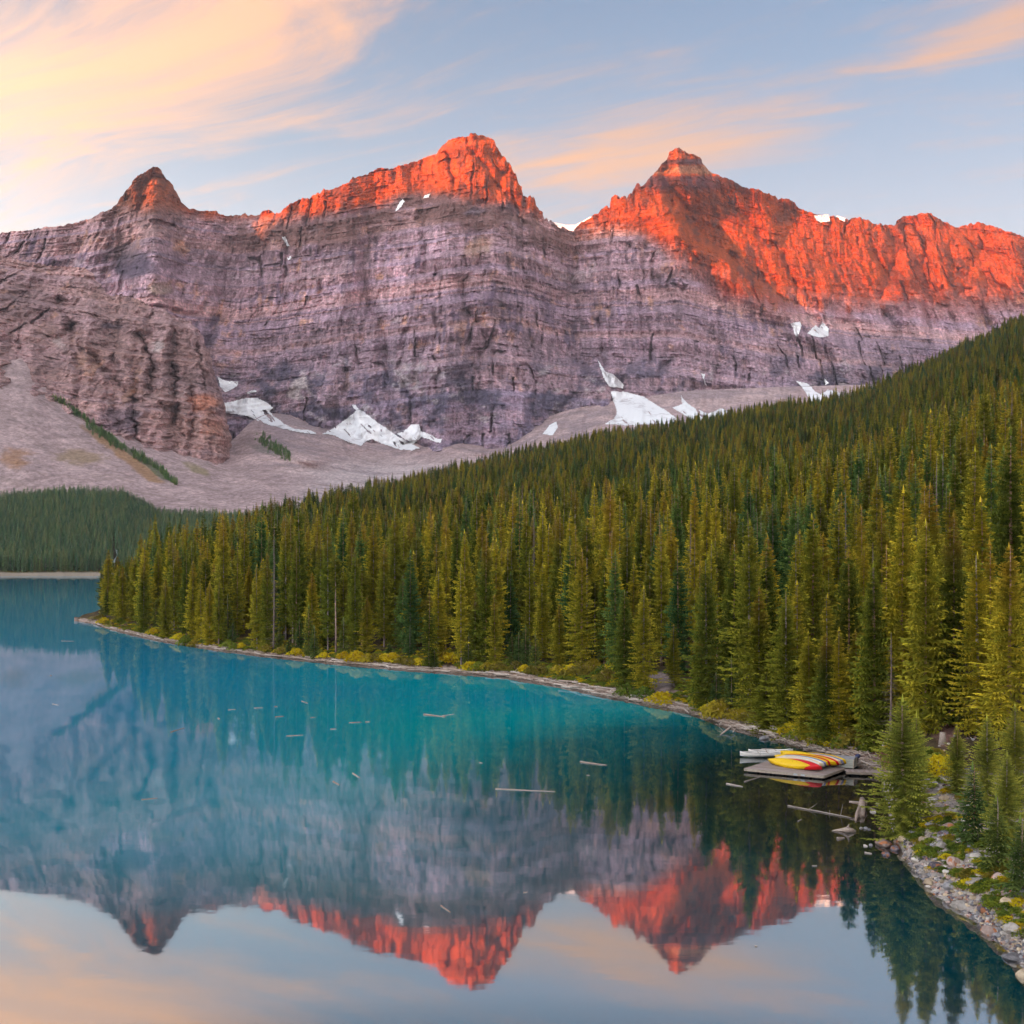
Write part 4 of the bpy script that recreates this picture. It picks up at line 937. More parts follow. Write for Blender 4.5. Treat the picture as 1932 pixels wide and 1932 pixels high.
# ------------------------------------------------------------------ snow on the mountain: parts of the range
def samp(surf, u, v):
    Us, Vs, Ds = surf
    j = int(np.clip(np.searchsorted(Us, u) - 1, 0, len(Us) - 2)); col = Vs[:, j]
    return float(np.interp(-v, -col, Ds[:, j]))
TUs = TAL[0][0]
def tal(u, v):
    j = int(np.clip(np.searchsorted(TUs, u) - 1, 0, len(TUs) - 2)); col = TAL[1][:, j]
    return float(np.interp(v, col, TAL[2][:, j])) if v > col[0] else 1e9
def inpoly(pu, pv, poly):
    n = len(poly); c = np.zeros(pu.shape, bool); j = n - 1
    for i in range(n):
        (xi, yi), (xj, yj) = poly[i], poly[j]
        hit = ((yi > pv) != (yj > pv)) & (pu < (xj - xi) * (pv - yi) / (yj - yi + 1e-9) + xi); c ^= hit; j = i
    return c
def CS(p): return [(377.4 + .293 * x, 691.8 + .293 * y) for x, y in p]
SNOW = [CS([(110,62),(140,80),(180,92),(252,95),(240,125),(205,150),(150,172),(135,150),(125,105)]),
 CS([(150,232),(230,215),(300,200),(360,198),(400,215),(445,240),(470,268),(450,290),(480,320),(540,365),(610,400),(700,405),(760,430),(720,436),(640,425),(560,405),(450,380),(380,350),(300,318),(220,305),(155,300)]),
 CS([(780,435),(860,390),(930,340),(990,295),(1010,275),(1040,280),(1100,325),(1160,370),(1220,410),(1270,445),(1330,480),(1420,525),(1370,540),(1290,535),(1180,500),(1110,470),(1070,480),(1040,510),(960,490),(900,460),(850,440)]),
 CS([(980,240),(1000,245),(1028,275),(1005,282),(985,265)]),
 CS([(1265,430),(1330,400),(1355,368),(1412,370),(1425,415),(1480,435),(1530,465),(1560,465),(1550,495),(1490,475),(1430,455),(1390,490),(1360,500),(1310,460)]),
 CS([(300,165),(335,150),(372,155),(360,166),(310,176)]),
 C2([(1212,1935),(1250,1885),(1290,1862),(1303,1900),(1270,1945)]), C2([(1530,1500),(1562,1550),(1580,1575),(1622,1588),(1685,1650),(1680,1672),(1600,1662),(1566,1610)]),
 C2([(1605,1685),(1700,1690),(1800,1720),(1870,1765),(1932,1800),(2010,1860),(1960,1880),(1800,1880),(1700,1890),(1600,1880),(1566,1880),(1630,1840),(1642,1800),(1620,1740)]),
 C3([(0,1455),(40,1475),(100,1510),(165,1550),(120,1570),(40,1600),(0,1625)]), C3([(188,1520),(240,1502),(232,1458),(270,1500),(300,1522),(370,1550),(440,1520),(490,1560),(400,1590),(300,1590),(230,1545)]),
 C3([(803,1387),(860,1400),(900,1440),(925,1455),(960,1430),(1010,1440),(1062,1480),(1050,1510),(980,1500),(870,1490),(850,1440)]), C3([(940,1372),(968,1400),(950,1412)]),
 C3([(775,1105),(827,1092),(832,1120),(815,1172),(800,1168),(790,1130)]), C3([(858,1155),(900,1110),(918,1128),(935,1093),(967,1130),(967,1168),(925,1177),(900,1170)]), C3([(335,1350),(356,1355),(350,1380),(372,1432),(353,1402)]),
 C3([(895,570),(925,570),(972,565),(972,602),(930,607),(905,597)]), C3([(1003,570),(1052,583),(1047,602),(1020,592)]),
 C2([(356,646),(378,600),(400,573),(414,588),(396,616),(370,642)]), C2([(518,572),(530,550),(566,538),(552,566)]), C1([(1634,598),(1652,598),(1680,655),(1664,655)]), C1([(1664,715),(1690,712),(1688,728),(1668,735)])]
for k, poly in enumerate(SNOW):
    p = np.array(poly); u0, v0 = p.min(0) - 1.5; u1, v1 = p.max(0) + 1.5
    st_ = .8 if (u1 - u0) < 60 else 1.3
    us = np.arange(u0, u1, st_); vs = np.arange(v0, v1, st_); UG, VG = np.meshgrid(us, vs)
    ju = 1.5 * fbm(UG / 5, VG / 3, 800 + k, 4, .6); jv = 1.3 * fbm(UG / 6, VG / 3, 830 + k, 4, .6)
    m = inpoly(UG + ju, VG + jv, poly)
    # melted-out streaks
    big = (u1 - u0) > 40
    if big: m &= ~((fbm((UG - (VG - v0) * .9) / 9, (VG + UG * .3) / 26, 860 + k, 4, .6) > .40) & (VG > v0 + .35 * (v1 - v0)))
    D = np.array([[min(samp(MAIN, a, b), tal(a, b)) for a in us] for b in vs])
    for _ in range(4):      # snow fills the hollows: smooth, then keep just in front of the rock
        Dp = np.pad(D, 1, mode='edge'); S_ = (Dp[:-2, 1:-1] + Dp[2:, 1:-1] + Dp[1:-1, :-2] + Dp[1:-1, 2:]) / 4; D = np.minimum(D, S_)
    D = D - 7
    nr, nc = D.shape; F = grid_faces(nr, nc); cm_ = (m[:-1, :-1] & m[1:, 1:]).ravel(); F = F[cm_]
    if len(F) == 0: continue
    used = np.unique(F); mp = -np.ones(nr * nc, int); mp[used] = np.arange(len(used))
    me = mesh_from('snow_patch', PW(UG, VG, D).reshape(-1, 3)[used], mp[F], [M_SNOW], smooth=True)
    obj('snow_patch', me, parent=main)

# larch and spruce scrub on the talus
def scrub(name, pts, hlo, hhi):
    P = []; r = np.random.RandomState(len(pts))
    for u_, v_ in pts:
        d = tal(u_, v_); P.append(PW(u_, v_, d - 3))
    P = np.array(P); n = len(P); h = r.uniform(hlo, hhi, n) / 24; w_ = h * r.uniform(1.0, 1.9, n)
    scatter(name, P, np.stack([w_, w_, h], 1), r.rand(n) * 6.28, r.randint(0, 4, n), protoS)
M_SCRUB = leaf_material('bright scrub needles', [(.14, .30, .12, 1), (.20, .38, .14, 1), (.32, .42, .14, 1)], (.3, .4, .14, 1), .4)
protoS = bpy.data.collections.new('scrub_sources')
for i in range(4):
    T, A = crown_geo(rs, 24, 2.6, .02, whorl=1.2, nb=6, prof=.9, seg=2, sw=1.1)
    protoS.objects.link(bpy.data.objects.new('ssrc_%d' % i, crown_mesh('scrub_crown', T, A, M_SCRUB)))
r = np.random.RandomState(3); pts = []
for _ in range(330):
    v = r.uniform(752, 916); t_ = (v - 752) / 164; u = 98 + (v - 752) * 1.45 + r.normal() * (1.5 + 4 * math.sin(t_ * 3.1)) + 6 * math.sin(v / 17) + 3 * math.sin(v / 5); pts.append((u, v))
for _ in range(150): pts.append((485 + r.normal() * 3 + r.rand() * 60, 0)); pts[-1] = (pts[-1][0], 826 + (pts[-1][0] - 485) * .62 + r.normal() * 6)
scrub('talus_scrub', pts, 5, 15)

# ------------------------------------------------------------------ shrubs
def leafblob(name, r, R, H, n, m):
    T = []; A = []
    for _ in range(n):
        a = r.rand() * 6.283; q = math.sqrt(r.rand()); zz = r.rand() ** .8
        rad = R * q * (1 - .55 * zz ** 2) * (1 + .25 * math.sin(a * 3 + 1)); c = np.array([rad * math.cos(a), rad * math.sin(a), H * (.05 + zz * (1 - .45 * q * q))])
        s_ = R * r.uniform(.09, .2); d1 = r.normal(size=3); d1 /= np.linalg.norm(d1); d2 = r.normal(size=3); d2 /= np.linalg.norm(d2)
        T.append((c - d1 * s_, c + d1 * s_, c + d2 * s_ * 1.2)); A.append(((0, q, 0), (0, q, 0), (0, 1, 0)))
    return crown_mesh(name, np.array(T), np.array(A), m)
def shrub_mat(name, a, b):
    m, t = mat(name); r = t.add('ShaderNodeObjectInfo').outputs['Random']; geo = t.add('ShaderNodeNewGeometry').outputs['Position']
    n = t.noise(geo, 1.3, 3, .6)
    c = t.mix(t.maprange(t.math('ADD', t.math('MULTIPLY', n, .8), t.math('MULTIPLY', r, .3)), .35, .75), a, b)
    d = t.add('ShaderNodeBsdfDiffuse', {'Color': c}); tr = t.add('ShaderNodeBsdfTranslucent', {'Color': c})
    t.add('ShaderNodeOutputMaterial', {0: t.add('ShaderNodeMixShader', {0: .35, 1: d.outputs[0], 2: tr.outputs[0]}).outputs[0]}); return m
SM = {'yellow': shrub_mat('yellow autumn leaves', (.52, .36, .02, 1), (.74, .60, .03, 1)), 'green': shrub_mat('green shrub leaves', (.10, .15, .03, 1), (.28, .32, .04, 1)),
      'olive': shrub_mat('olive shrub leaves', (.16, .14, .03, 1), (.34, .27, .04, 1)), 'orange': shrub_mat('rust leaves', (.32, .24, .03, 1), (.52, .42, .04, 1))}
rs = np.random.RandomState(12)
SHRUB = {k: [leafblob(k + '_shrub', rs, 1.0, .95, 420, m) for _ in range(2)] for k, m in SM.items()}
stem_me = mesh_poly('stems', *[np.concatenate(q) for q in zip(*[(lambda VF, o: (VF[0], VF[1] + o))(tube([(0, 0, -.2), (.25 * math.cos(a), .25 * math.sin(a), .35), (.6 * math.cos(a), .6 * math.sin(a), .75)], [.05, .03, .01], 4), k * 14) for k, a in enumerate(np.arange(6) * 1.05)])], [M_BARK])
SH_L = C4([(606,905,0,'yellow'),(585,885,0,'olive'),(700,905,0,'green'),(740,900,0,'orange'),(900,968,0,'yellow'),(1040,1010,0,'yellow'),(1075,1030,0,'green'),(1125,1040,0,'olive'),(1330,1050,0,'green'),(1365,1062,0,'green'),(1400,1050,0,'yellow'),(1545,1075,0,'olive'),(1640,1085,0,'olive'),(1720,1095,0,'yellow'),(1880,1108,0,'yellow'),(1850,1085,0,'green')]) \
 + C5([(62,1112,0,'yellow'),(140,1130,0,'yellow'),(200,1128,0,'orange'),(240,1125,0,'olive'),(300,1122,0,'yellow'),(345,1130,0,'yellow'),(400,1140,0,'olive'),(450,1150,0,'olive'),(497,1150,0,'yellow'),(680,1132,0,'yellow'),(640,1128,0,'orange'),(795,1178,0,'yellow'),(840,1180,0,'green'),(890,1172,0,'orange'),(960,1178,0,'olive'),(1000,1160,0,'green'),(1060,1178,0,'olive'),(1110,1185,0,'yellow'),(1150,1195,0,'olive'),(1200,1200,0,'olive'),(1250,1190,0,'green'),(1300,1195,0,'orange'),(1340,1215,0,'olive'),(1385,1195,0,'yellow'),(1420,1205,0,'olive'),(1480,1195,0,'olive'),(1510,1160,0,'orange'),(1570,1200,0,'green'),(1610,1200,0,'yellow'),(1590,1240,0,'olive'),(1705,1325,0,'green'),(1810,1335,0,'green'),(1905,1365,0,'yellow')]) \
 + [(1352.2 + .2279 * x, 0, 1257.8 + .2279 * y, k) for x, y, k in [(20,395,'olive'),(60,390,'olive'),(35,430,'orange'),(-120,330,'yellow'),(-60,365,'yellow'),(-10,405,'orange'),(100,410,'olive'),(150,425,'olive'),(205,430,'orange'),(280,450,'olive'),(628,560,'yellow'),(700,600,'green'),(880,640,'olive'),(950,640,'yellow'),(1050,660,'green'),(1120,655,'olive'),(1750,850,'green'),(1800,800,'olive'),(1700,900,'olive'),(1850,880,'yellow'),(1680,870,'green')]]
shr = [(a[0], a[2] if len(a) == 4 and a[1] == 0 else a[1], a[3]) for a in SH_L]
shr = [(u_, (v_ if v_ > 900 else v_), k_) for (u_, v_, k_) in shr]
SHW = {'yellow': 'golden yellow willow bush', 'green': 'bright green low bush', 'olive': 'olive-yellow low bush', 'orange': 'dull gold low bush'}
SHR2 = []
for a in SH_L: SHR2.append((a[0], a[1] if a[1] > 900 else a[2], a[3]))
cells = {}
for q in sorted(SHR2): cells.setdefault((q[2], seg_of(q[0])), []).append(q)
for (k, sg), L in cells.items():
    for n, (u_, v_, _) in enumerate(L):
        x, y, z = ground_at(u_, v_)
        e = bpy.data.objects.new('shrub', None); COL.objects.link(e); e.location = (x, y, z - .05); sc_ = random.uniform(1.5, 2.6); e.scale = (sc_, sc_, sc_ * random.uniform(.7, 1.0)); e.rotation_euler = (0, 0, random.random() * 6)
        e['label'] = ('%s %s on the shore bank, %s' % (ORD[n], SHW[k], sg)) if len(L) > 1 else '%s on the shore bank, %s' % (SHW[k], sg)
        e['category'] = 'bush'; e['group'] = 'bushes along the shore'
        for nm, me_ in (('foliage', SHRUB[k][n % 2]), ('stems', stem_me)):
            o = bpy.data.objects.new(nm, me_); COL.objects.link(o); o.parent = e
# low ground cover along the bank and on the near slope: nobody could count it
coverC = bpy.data.collections.new('cover_sources')
for i, k in enumerate(['olive', 'green', 'green', 'yellow', 'green']):
    coverC.objects.link(bpy.data.objects.new('cov_%d' % i, SHRUB[k][i % 2]))
r = np.random.RandomState(21); n = 5200
u = np.where(r.rand(n) < .9, r.uniform(188, 1700, n), r.uniform(1700, 2100, n)); dsu = CAMZ * 2000 / (ip(u, SHORE) - 1045); dq = dsu + 2.3 + r.exponential(7, n); zz = land_z(u, dq); vv = 1045 - (zz - CAMZ) * 2000 / dq
k = ~(((u - 1250) / 30) ** 2 + ((vv - 1290) / 22) ** 2 < 1) & ~(((u - 1785) / 34) ** 2 + ((vv - 1385) / 36) ** 2 < 1) & ~((u > 1560) & (u < 1700) & (vv > 1418)) & ~(((u - 845) / 14) ** 2 + ((vv - 1256) / 7) ** 2 < 1) & ~((u > 1120) & (u < 1245) & (vv > 1296))
u, dq, zz = u[k], dq[k], zz[k]; n = len(u); s_ = r.uniform(.25, .8, n)
scatter('ground_cover', np.stack([(u - 966) / 2000 * dq, dq, zz - .03], 1), np.stack([s_, s_, s_ * .6], 1), r.rand(n) * 6.28, r.randint(0, 5, n), coverC)

# ------------------------------------------------------------------ driftwood
def wood_mat(name, a, b):
    m, t = mat(name); geo = t.add('ShaderNodeTexCoord').outputs['Object']; r = t.add('ShaderNodeObjectInfo').outputs['Random']
    n = t.noise(t.vmath('MULTIPLY', geo, (1.2, 14, 14)), 1.0, 4, .6)
    c = t.mix(t.maprange(t.math('ADD', t.math('MULTIPLY', n, .8), t.math('MULTIPLY', r, .3)), .35, .8), a, b)
    bp = t.add('ShaderNodeBump', {'Height': n, 'Strength': .5, 'Distance': .03})
    p = t.add('ShaderNodeBsdfPrincipled', {'Base Color': c, 'Roughness': .85, 'Specular IOR Level': .15, 'Normal': bp.outputs[0]}); t.add('ShaderNodeOutputMaterial', {0: p.outputs[0]}); return m
M_DRIFT = wood_mat('sun-bleached driftwood', (.34, .25, .20, 1), (.62, .53, .47, 1))
M_WET = wood_mat('wet log wood', (.30, .24, .20, 1), (.48, .42, .37, 1))
rs = np.random.RandomState(31)
def log_mesh(name, r, L, rad, m, branches=0, bend=.03, taper=.5):
    n = 7; x = np.linspace(-L / 2, L / 2, n); y = r.normal(size=n).cumsum() * bend * L * .3; z = r.normal(size=n).cumsum() * bend * L * .12; y -= y.mean(); z -= z.mean()
    V, F = tube(np.stack([x, y, z], 1), rad * (1 - taper * np.linspace(0, 1, n)) * r.uniform(.88, 1.12, n), 8); Vs = [V]; Fs = [F]; off = len(V)
    for _ in range(branches):
        i = r.randint(1, n - 1); p = np.array([x[i], y[i], z[i]]); d = np.array([r.uniform(-.6, .6), r.uniform(-1, 1), r.uniform(.1, .9)]); l = r.uniform(.12, .3) * min(L, 4)
        V, F = tube([p, p + d * l * .6, p + d * l + [0, 0, .05]], [rad * .4, rad * .28, rad * .12], 5); Vs.append(V); Fs.append(F + off); off += len(V)
    return mesh_poly(name, np.concatenate(Vs), np.concatenate(Fs), [m])
LOGS = [log_mesh('driftwood_log', rs, 5, .17, M_DRIFT, branches=b, bend=bd) for b, bd in ((0, .02), (1, .03), (2, .05), (0, .06), (3, .04))]
def place_log(u0, v0, u1, v1, rad, label, group, name='driftwood_log', m=M_WET, z=.03, br=0, cat='floating log'):
    a = PW(u0, v0, (CAMZ - z) * 2000 / (v0 - 1045)).ravel(); b = PW(u1, v1, (CAMZ - z) * 2000 / (v1 - 1045)).ravel()
    L = float(np.linalg.norm(b - a)); me = log_mesh(name, rs, L, rad, m, branches=br, bend=.012, taper=.45)
    o = obj(name, me, label=label, cat=cat, group=group, loc=tuple((a + b) / 2)); o.rotation_euler = (0, 0, math.atan2(b[1] - a[1], b[0] - a[0])); return o
def C7(x, y): return (1352.2 + .2279 * x, 1257.8 + .2279 * y)
def c4(x, y): return (x * .3255, 880.5 + .3255 * y)
def c5(x, y): return (628.9 + x * .3255, 880.5 + .3255 * y)
FL = [(c4(355,1010), c4(430,1012), .08, 'thin pale log floating off the tip of the point'), (c4(990,1538), c4(1068,1515), .10, 'slanting pale log floating in open water at left'),
 (c4(1322,1409), c4(1368,1407), .07, 'short faint log left of the two stacked floating logs'), (c4(1472,1400), c4(1525,1397), .09, 'upper of two level logs floating below the left shore'),
 (c4(1595,1450), c4(1648,1446), .09, 'lower right log of the floating pair below the left shore'), (c4(1750,1360), c4(1783,1371), .12, 'thick short log tilted right, nearest under the left forest'),
 (c4(1592,1390), c4(1608,1390), .10, 'stubby floating chunk beside the upper level log'), (c4(1660,1561), c4(1757,1556), .09, 'long level log where the turquoise water meets the reflected cliffs'),
 (c4(1265,1459), c4(1274,1464), .12, 'tiny floating chunk in turquoise water far left'), (c4(1800,1455), c4(1827,1453), .08, 'short twiggy log right of the lower level log'),
 (c4(820,1930), c4(912,1922), .07, 'thin dark log floating in the blue water at lower left'), (c4(290,1212), c4(301,1211), .14, 'small pale speck of wood in the far left water'),
 (c4(305,1376), c4(340,1382), .06, 'faint sunken log in the far left water'),
 (c5(92,1485), c5(163,1480), .10, 'middle-sized log floating left of the long double log'), (c5(185,1480), c5(212,1479), .09, 'short log following the middle-sized log'),
 (c5(527,1437), c5(648,1450), .17, 'thick brown log of the double log in mid lake'), (c5(632,1444), c5(703,1434), .08, 'thin grey log touching the thick mid-lake log'),
 (c5(1432,1712), c5(1582,1730), .14, 'thick grey log floating in line with the dock'), (c5(1468,1789), c5(1487,1789), .05, 'thin stick floating below the thick grey log'),
 (c5(845,1715), c5(865,1718), .07, 'small stick floating in the middle of the teal water'), (c5(940,1868), c5(1285,1883), .07, 'very long thin pole floating across the reflected cliffs'),
 (c5(115,1778), c5(150,1802), .10, 'stubby slanting log at the edge of the reflected trees'), (c5(0,1825), c5(33,1845), .10, 'slanting log lower left of the stubby one'),
 (c5(-18,1521), c5(18,1520), .08, 'short level log in the centre of the teal water'),
 (C7(80,970), C7(215,993), .11, 'pinkish log floating left below the dock'), (C7(228,952), C7(360,912), .07, 'slanting log floating against the dock corner'),
 (C7(370,677), C7(600,690), .05, 'thin pole floating behind the canoes'), (C7(1000,1425), C7(1055,1418), .16, 'flat grey chunk in the brown shallows'),
 (C7(1225,1540), C7(1285,1548), .09, 'small pale log below the rocky bank'), (C7(790,1650), C7(830,1648), .06, 'faint stick in dark water below the shallows'), (C7(670,1280), C7(703,1262), .05, 'short twig in the brown shallows'),
 (C7(1260,1165), C7(1362,1205), .06, 'thin pale pole slanting above the small white rock'),
 ((832, 1709), (850, 1721), .06, 'short stick on the reflection of the central peak'), ((988, 1684), (995, 1683), .05, 'tiny twig on the reflection of the saddle'), ((1424, 1785), (1429, 1785), .05, 'tiny twig at the bottom right of the lake')]
for (a, b, rad, lab) in FL: place_log(*a, *b, rad, lab, 'logs floating on the lake', name='floating_log')
place_log(*C7(590, 1150), *C7(1115, 1250), .075, 'long pole with broken twigs in the brown shallows', 'logs floating on the lake', name='floating_log', br=4, z=.06)

# logs washed up along the waterline
r = np.random.RandomState(44)
def shore_log(uc, off, ang_j, L, rad, lab, z_up=.12):
    ds_ = CAMZ * 2000 / (ip(uc, SHORE) - 1045); d = ds_ + off
    u2 = uc + 6; d2 = CAMZ * 2000 / (ip(u2, SHORE) - 1045)
    p = np.array([(uc - 966) / 2000 * d, d]); q = np.array([(u2 - 966) / 2000 * (d2 + off), d2 + off]); a = math.atan2(q[1] - p[1], q[0] - p[0]) + ang_j
    z = max(0.0, float(land_z(np.array(uc), np.array(d)))) + z_up
    o = obj('driftwood_log', LOGS[r.randint(5)], label=lab, cat='driftwood log', group='driftwood logs along the waterline', loc=(p[0], p[1], z)); o.scale = (L / 5, rad / .17, rad / .17); o.rotation_euler = (r.normal() * .1, r.normal() * .02, a)
    return o
inl = fy - CAMZ * 2000 / (ip(fu, SHORE) - 1045)
us = [150, 165, 178, 190, 203, 216, 228, 239, 250, 262, 274, 288] + list(np.linspace(300, 640, 34)) + list(np.linspace(648, 1060, 52)) + list(np.linspace(1066, 1460, 74)) + list(np.linspace(1462, 1652, 44))
cells = {}
for uc in us:
    L_ = r.uniform(3.0, 7.5) * (1 if uc < 1200 else .75); rd_ = r.uniform(.10, .22) * (1 if uc < 1200 else .8); off = r.uniform(-.35, 1.3 if uc <= 1060 else 2.2)
    w2 = ('long' if L_ > 5 else 'short') + (' thick' if rd_ > .15 else ' thin'); pl = 'half in the water' if off < .35 else 'up on the beach'
    cells.setdefault((w2, pl, seg_of(uc)), []).append((uc, off, L_, rd_))
for (w2, pl, sg), L in cells.items():
    for n, (uc, off, L_, rd_) in enumerate(sorted(L)):
        shore_log(uc, off, r.normal() * (.10 if uc <= 1060 else .28), L_, rd_, ('%s %s driftwood log %s, %s' % (ORD[n], w2, pl, sg)) if len(L) > 1 else '%s driftwood log %s, %s' % (w2, pl, sg), z_up=r.uniform(.05, .38))
# splintered small wood and gravel between the logs
dw = bpy.data.collections.new('debris_sources')
for k in range(3): dw.objects.link(bpy.data.objects.new('deb_%d' % k, LOGS[k]))
n = 1500; u = r.uniform(200, 1665, n) if False else np.concatenate([r.uniform(170, 1000, 400), r.uniform(1000, 1665, 1100)]); dsu = CAMZ * 2000 / (ip(u, SHORE) - 1045) + r.uniform(-.2, 2.6, n)
zz = np.maximum(land_z(u, dsu), 0) + .05; s_ = r.uniform(.12, .45, n)
def rot_pts(name, P, S3, R, I, coll): return scatter(name, P, S3, R, I, coll)
rot_pts('driftwood_debris', np.stack([(u - 966) / 2000 * dsu, dsu, zz], 1), np.stack([s_, s_ * .8, s_ * .8], 1), r.normal(size=n) * .7 - .25, r.randint(0, 3, n), dw)

# ------------------------------------------------------------------ rocks
def rock_mesh(name, r, m, flat=.65):
    bm = bmesh.new(); bmesh.ops.create_icosphere(bm, subdivisions=3, radius=1)
    sd = r.randint(1000)
    planes = [(Vector(r.normal(size=3)).normalized(), r.uniform(.55, .85)) for _ in range(9)]
    for v in bm.verts:
        for n_, k_ in planes:
            q = v.co.dot(n_)
            if q > k_: v.co -= n_ * (q - k_) * .9
        v.co *= 1 + .07 * math.sin(v.co.x * 5 + sd) * math.cos(v.co.y * 4.3 + sd)
        v.co.z *= flat
    me = bpy.data.meshes.new(name); bm.to_mesh(me); bm.free(); me.materials.append(m); return me
def stone_mat(name, a, b, patch=None):
    m, t = mat(name); o_ = t.add('ShaderNodeTexCoord').outputs['Object']; n = t.noise(o_, 2.2, 6, .65); n2 = t.noise(o_, 1.1, 3, .5)
    r_ = t.add('ShaderNodeObjectInfo').outputs['Random']
    c = t.mix(t.maprange(n, .3, .7), a, b); c = t.vmath('SCALE', c); t.l.new(t.maprange(r_, 0, 1, .6, 1.25), c.node.inputs['Scale'])
    if patch: c = t.mix(t.math('MULTIPLY', t.maprange(n2, .52, .6), .85), c, patch)
    bp = t.add('ShaderNodeBump', {'Height': n, 'Strength': .6, 'Distance': .1})
    p = t.add('ShaderNodeBsdfPrincipled', {'Base Color': c, 'Roughness': .9, 'Specular IOR Level': .15, 'Normal': bp.outputs[0]}); t.add('ShaderNodeOutputMaterial', {0: p.outputs[0]}); return m
ST = {'pink': stone_mat('pink quartzite', (.42, .29, .25, 1), (.58, .46, .41, 1), (.48, .17, .06, 1)), 'grey': stone_mat('grey stone', (.20, .19, .20, 1), (.40, .38, .39, 1)),
      'pale': stone_mat('pale stone', (.45, .39, .34, 1), (.66, .60, .55, 1)), 'tan': stone_mat('tan stone', (.46, .34, .23, 1), (.62, .50, .36, 1)), 'dark': stone_mat('dark stone', (.12, .10, .12, 1), (.24, .21, .24, 1), (.36, .14, .06, 1))}
ROCKS = {k: [rock_mesh(k + '_boulder', rs, m) for _ in range(3)] for k, m in ST.items()}
def boulder(u, v, wpx, kind, label, water=False, group='rocks on the near bank', hs=1.0):
    if water: d = CAMZ * 2000 / (v - 1045); x, y, z = (u - 966) / 2000 * d, d, 0
    else: x, y, z = ground_at(u, v)
    s_ = wpx / 2000 * y / 2
    o = obj('boulder', ROCKS[kind][random.randrange(3)], label=label, cat='boulder', group=group, loc=(x, y, z + s_ * .18)); o.scale = (s_, s_ * random.uniform(.7, .95), s_ * hs * random.uniform(.8, 1.1)); o.rotation_euler = (0, 0, random.random() * 6.28); return o
boulder(*C7(395, 600), 21, 'grey', 'smooth grey boulder at the waterline left of the dock', True, None)
for x, y, w_, k, lab, wt in [(1385, 1480, 34, 'pink', 'large pink boulder with orange stain at the water edge', True), (1480, 1515, 22, 'dark', 'dark grey rock right of the large pink boulder', True), (1545, 1440, 22, 'tan', 'tan rock above the dark grey rock', False),
    (1500, 1465, 20, 'pink', 'orange streaked rock wedged behind the dark grey rock', False), (1380, 1395, 18, 'grey', 'blue-grey slab above the large pink boulder', False), (1440, 1425, 14, 'grey', 'small grey rock between slab and tan rock', False),
    (1610, 1380, 16, 'grey', 'grey rock under the foreground spruce at right', False), (1590, 1410, 16, 'tan', 'cream rock at the foot of the foreground spruce', False),
    (1230, 1485, 10, 'pale', 'small pale stone at the tip of the low spit', True), (1275, 1482, 10, 'grey', 'small grey stone beside the spit tip', True), (1195, 1340, 8, 'pale', 'leftmost small stone in the shallows above the spit', True),
    (1232, 1342, 10, 'grey', 'flat stone second in the row above the spit', True), (1260, 1350, 8, 'grey', 'flat stone third in the row above the spit', True), (1295, 1205, 12, 'pale', 'pale stone alone in the shallows by the big root', True),
    (1332, 1140, 9, 'pale', 'small pale stone left of the foreground spruce', True), (1385, 1250, 10, 'pale', 'white stone against the left side of the foreground spruce', True), (1400, 1558, 17, 'dark', 'half drowned brown rock below the large pink boulder', True),
    (1350, 1345, 8, 'pink', 'pinkish stone on the gravel spit', True), (1362, 1305, 6, 'pale', 'pebble-like white stone on the spit', True)]:
    boulder(*C7(x, y), w_, k, lab, wt)
big = [(1745, 1490, 26, 'pale'), (1762, 1480, 18, 'grey'), (1780, 1474, 22, 'pale'), (1758, 1512, 24, 'pale'), (1782, 1508, 20, 'tan'), (1800, 1490, 22, 'grey'), (1768, 1538, 26, 'tan'), (1795, 1532, 24, 'pale'), (1820, 1515, 20, 'pink'), (1755, 1560, 22, 'grey'), (1790, 1562, 28, 'pink'), (1825, 1550, 26, 'pale'), (1745, 1588, 26, 'tan'), (1780, 1598, 30, 'pale'), (1815, 1588, 24, 'grey'), (1850, 1575, 30, 'tan'), (1730, 1625, 30, 'pale'), (1765, 1635, 26, 'dark'), (1800, 1630, 34, 'pink'), (1842, 1620, 28, 'pale'), (1880, 1610, 30, 'grey'), (1755, 1668, 28, 'tan'), (1795, 1676, 34, 'grey'), (1840, 1668, 38, 'pale'), (1885, 1660, 34, 'pink'), (1920, 1640, 30, 'tan'), (1812, 1712, 34, 'pale'), (1858, 1716, 40, 'dark'), (1900, 1705, 36, 'tan'), (1935, 1690, 34, 'grey'), (1868, 1762, 40, 'pink'), (1915, 1760, 44, 'pale'), (1912, 1812, 44, 'grey'), (1940, 1850, 50, 'tan')]
KW = {'pale': 'pale', 'grey': 'grey', 'tan': 'tan', 'pink': 'pinkish', 'dark': 'dark'}
cells = {}
for q in big: cells.setdefault((q[3], 'nearest the foreground spruce' if q[0] < 1775 and q[1] < 1600 else ('at the waterline' if q[1] > 1600 + (q[0] - 1700) * .75 - 10 else ('high on the bank' if q[1] < 1560 else 'in the middle of the rock bank'))), []).append(q)
for (k, zn), L in cells.items():
    L.sort()
    for n, (u_, v_, w_, _) in enumerate(L): boulder(u_, v_, w_, k, ('%s %s boulder %s, lower right bank' % (ORD[n], KW[k], zn)) if len(L) > 1 else '%s boulder %s, lower right bank' % (KW[k], zn))
stC = bpy.data.collections.new('stone_sources')
for i, k in enumerate(['pale', 'grey', 'tan', 'pink', 'dark', 'grey']): stC.objects.link(bpy.data.objects.new('st_%d' % i, ROCKS[k][i % 3]))
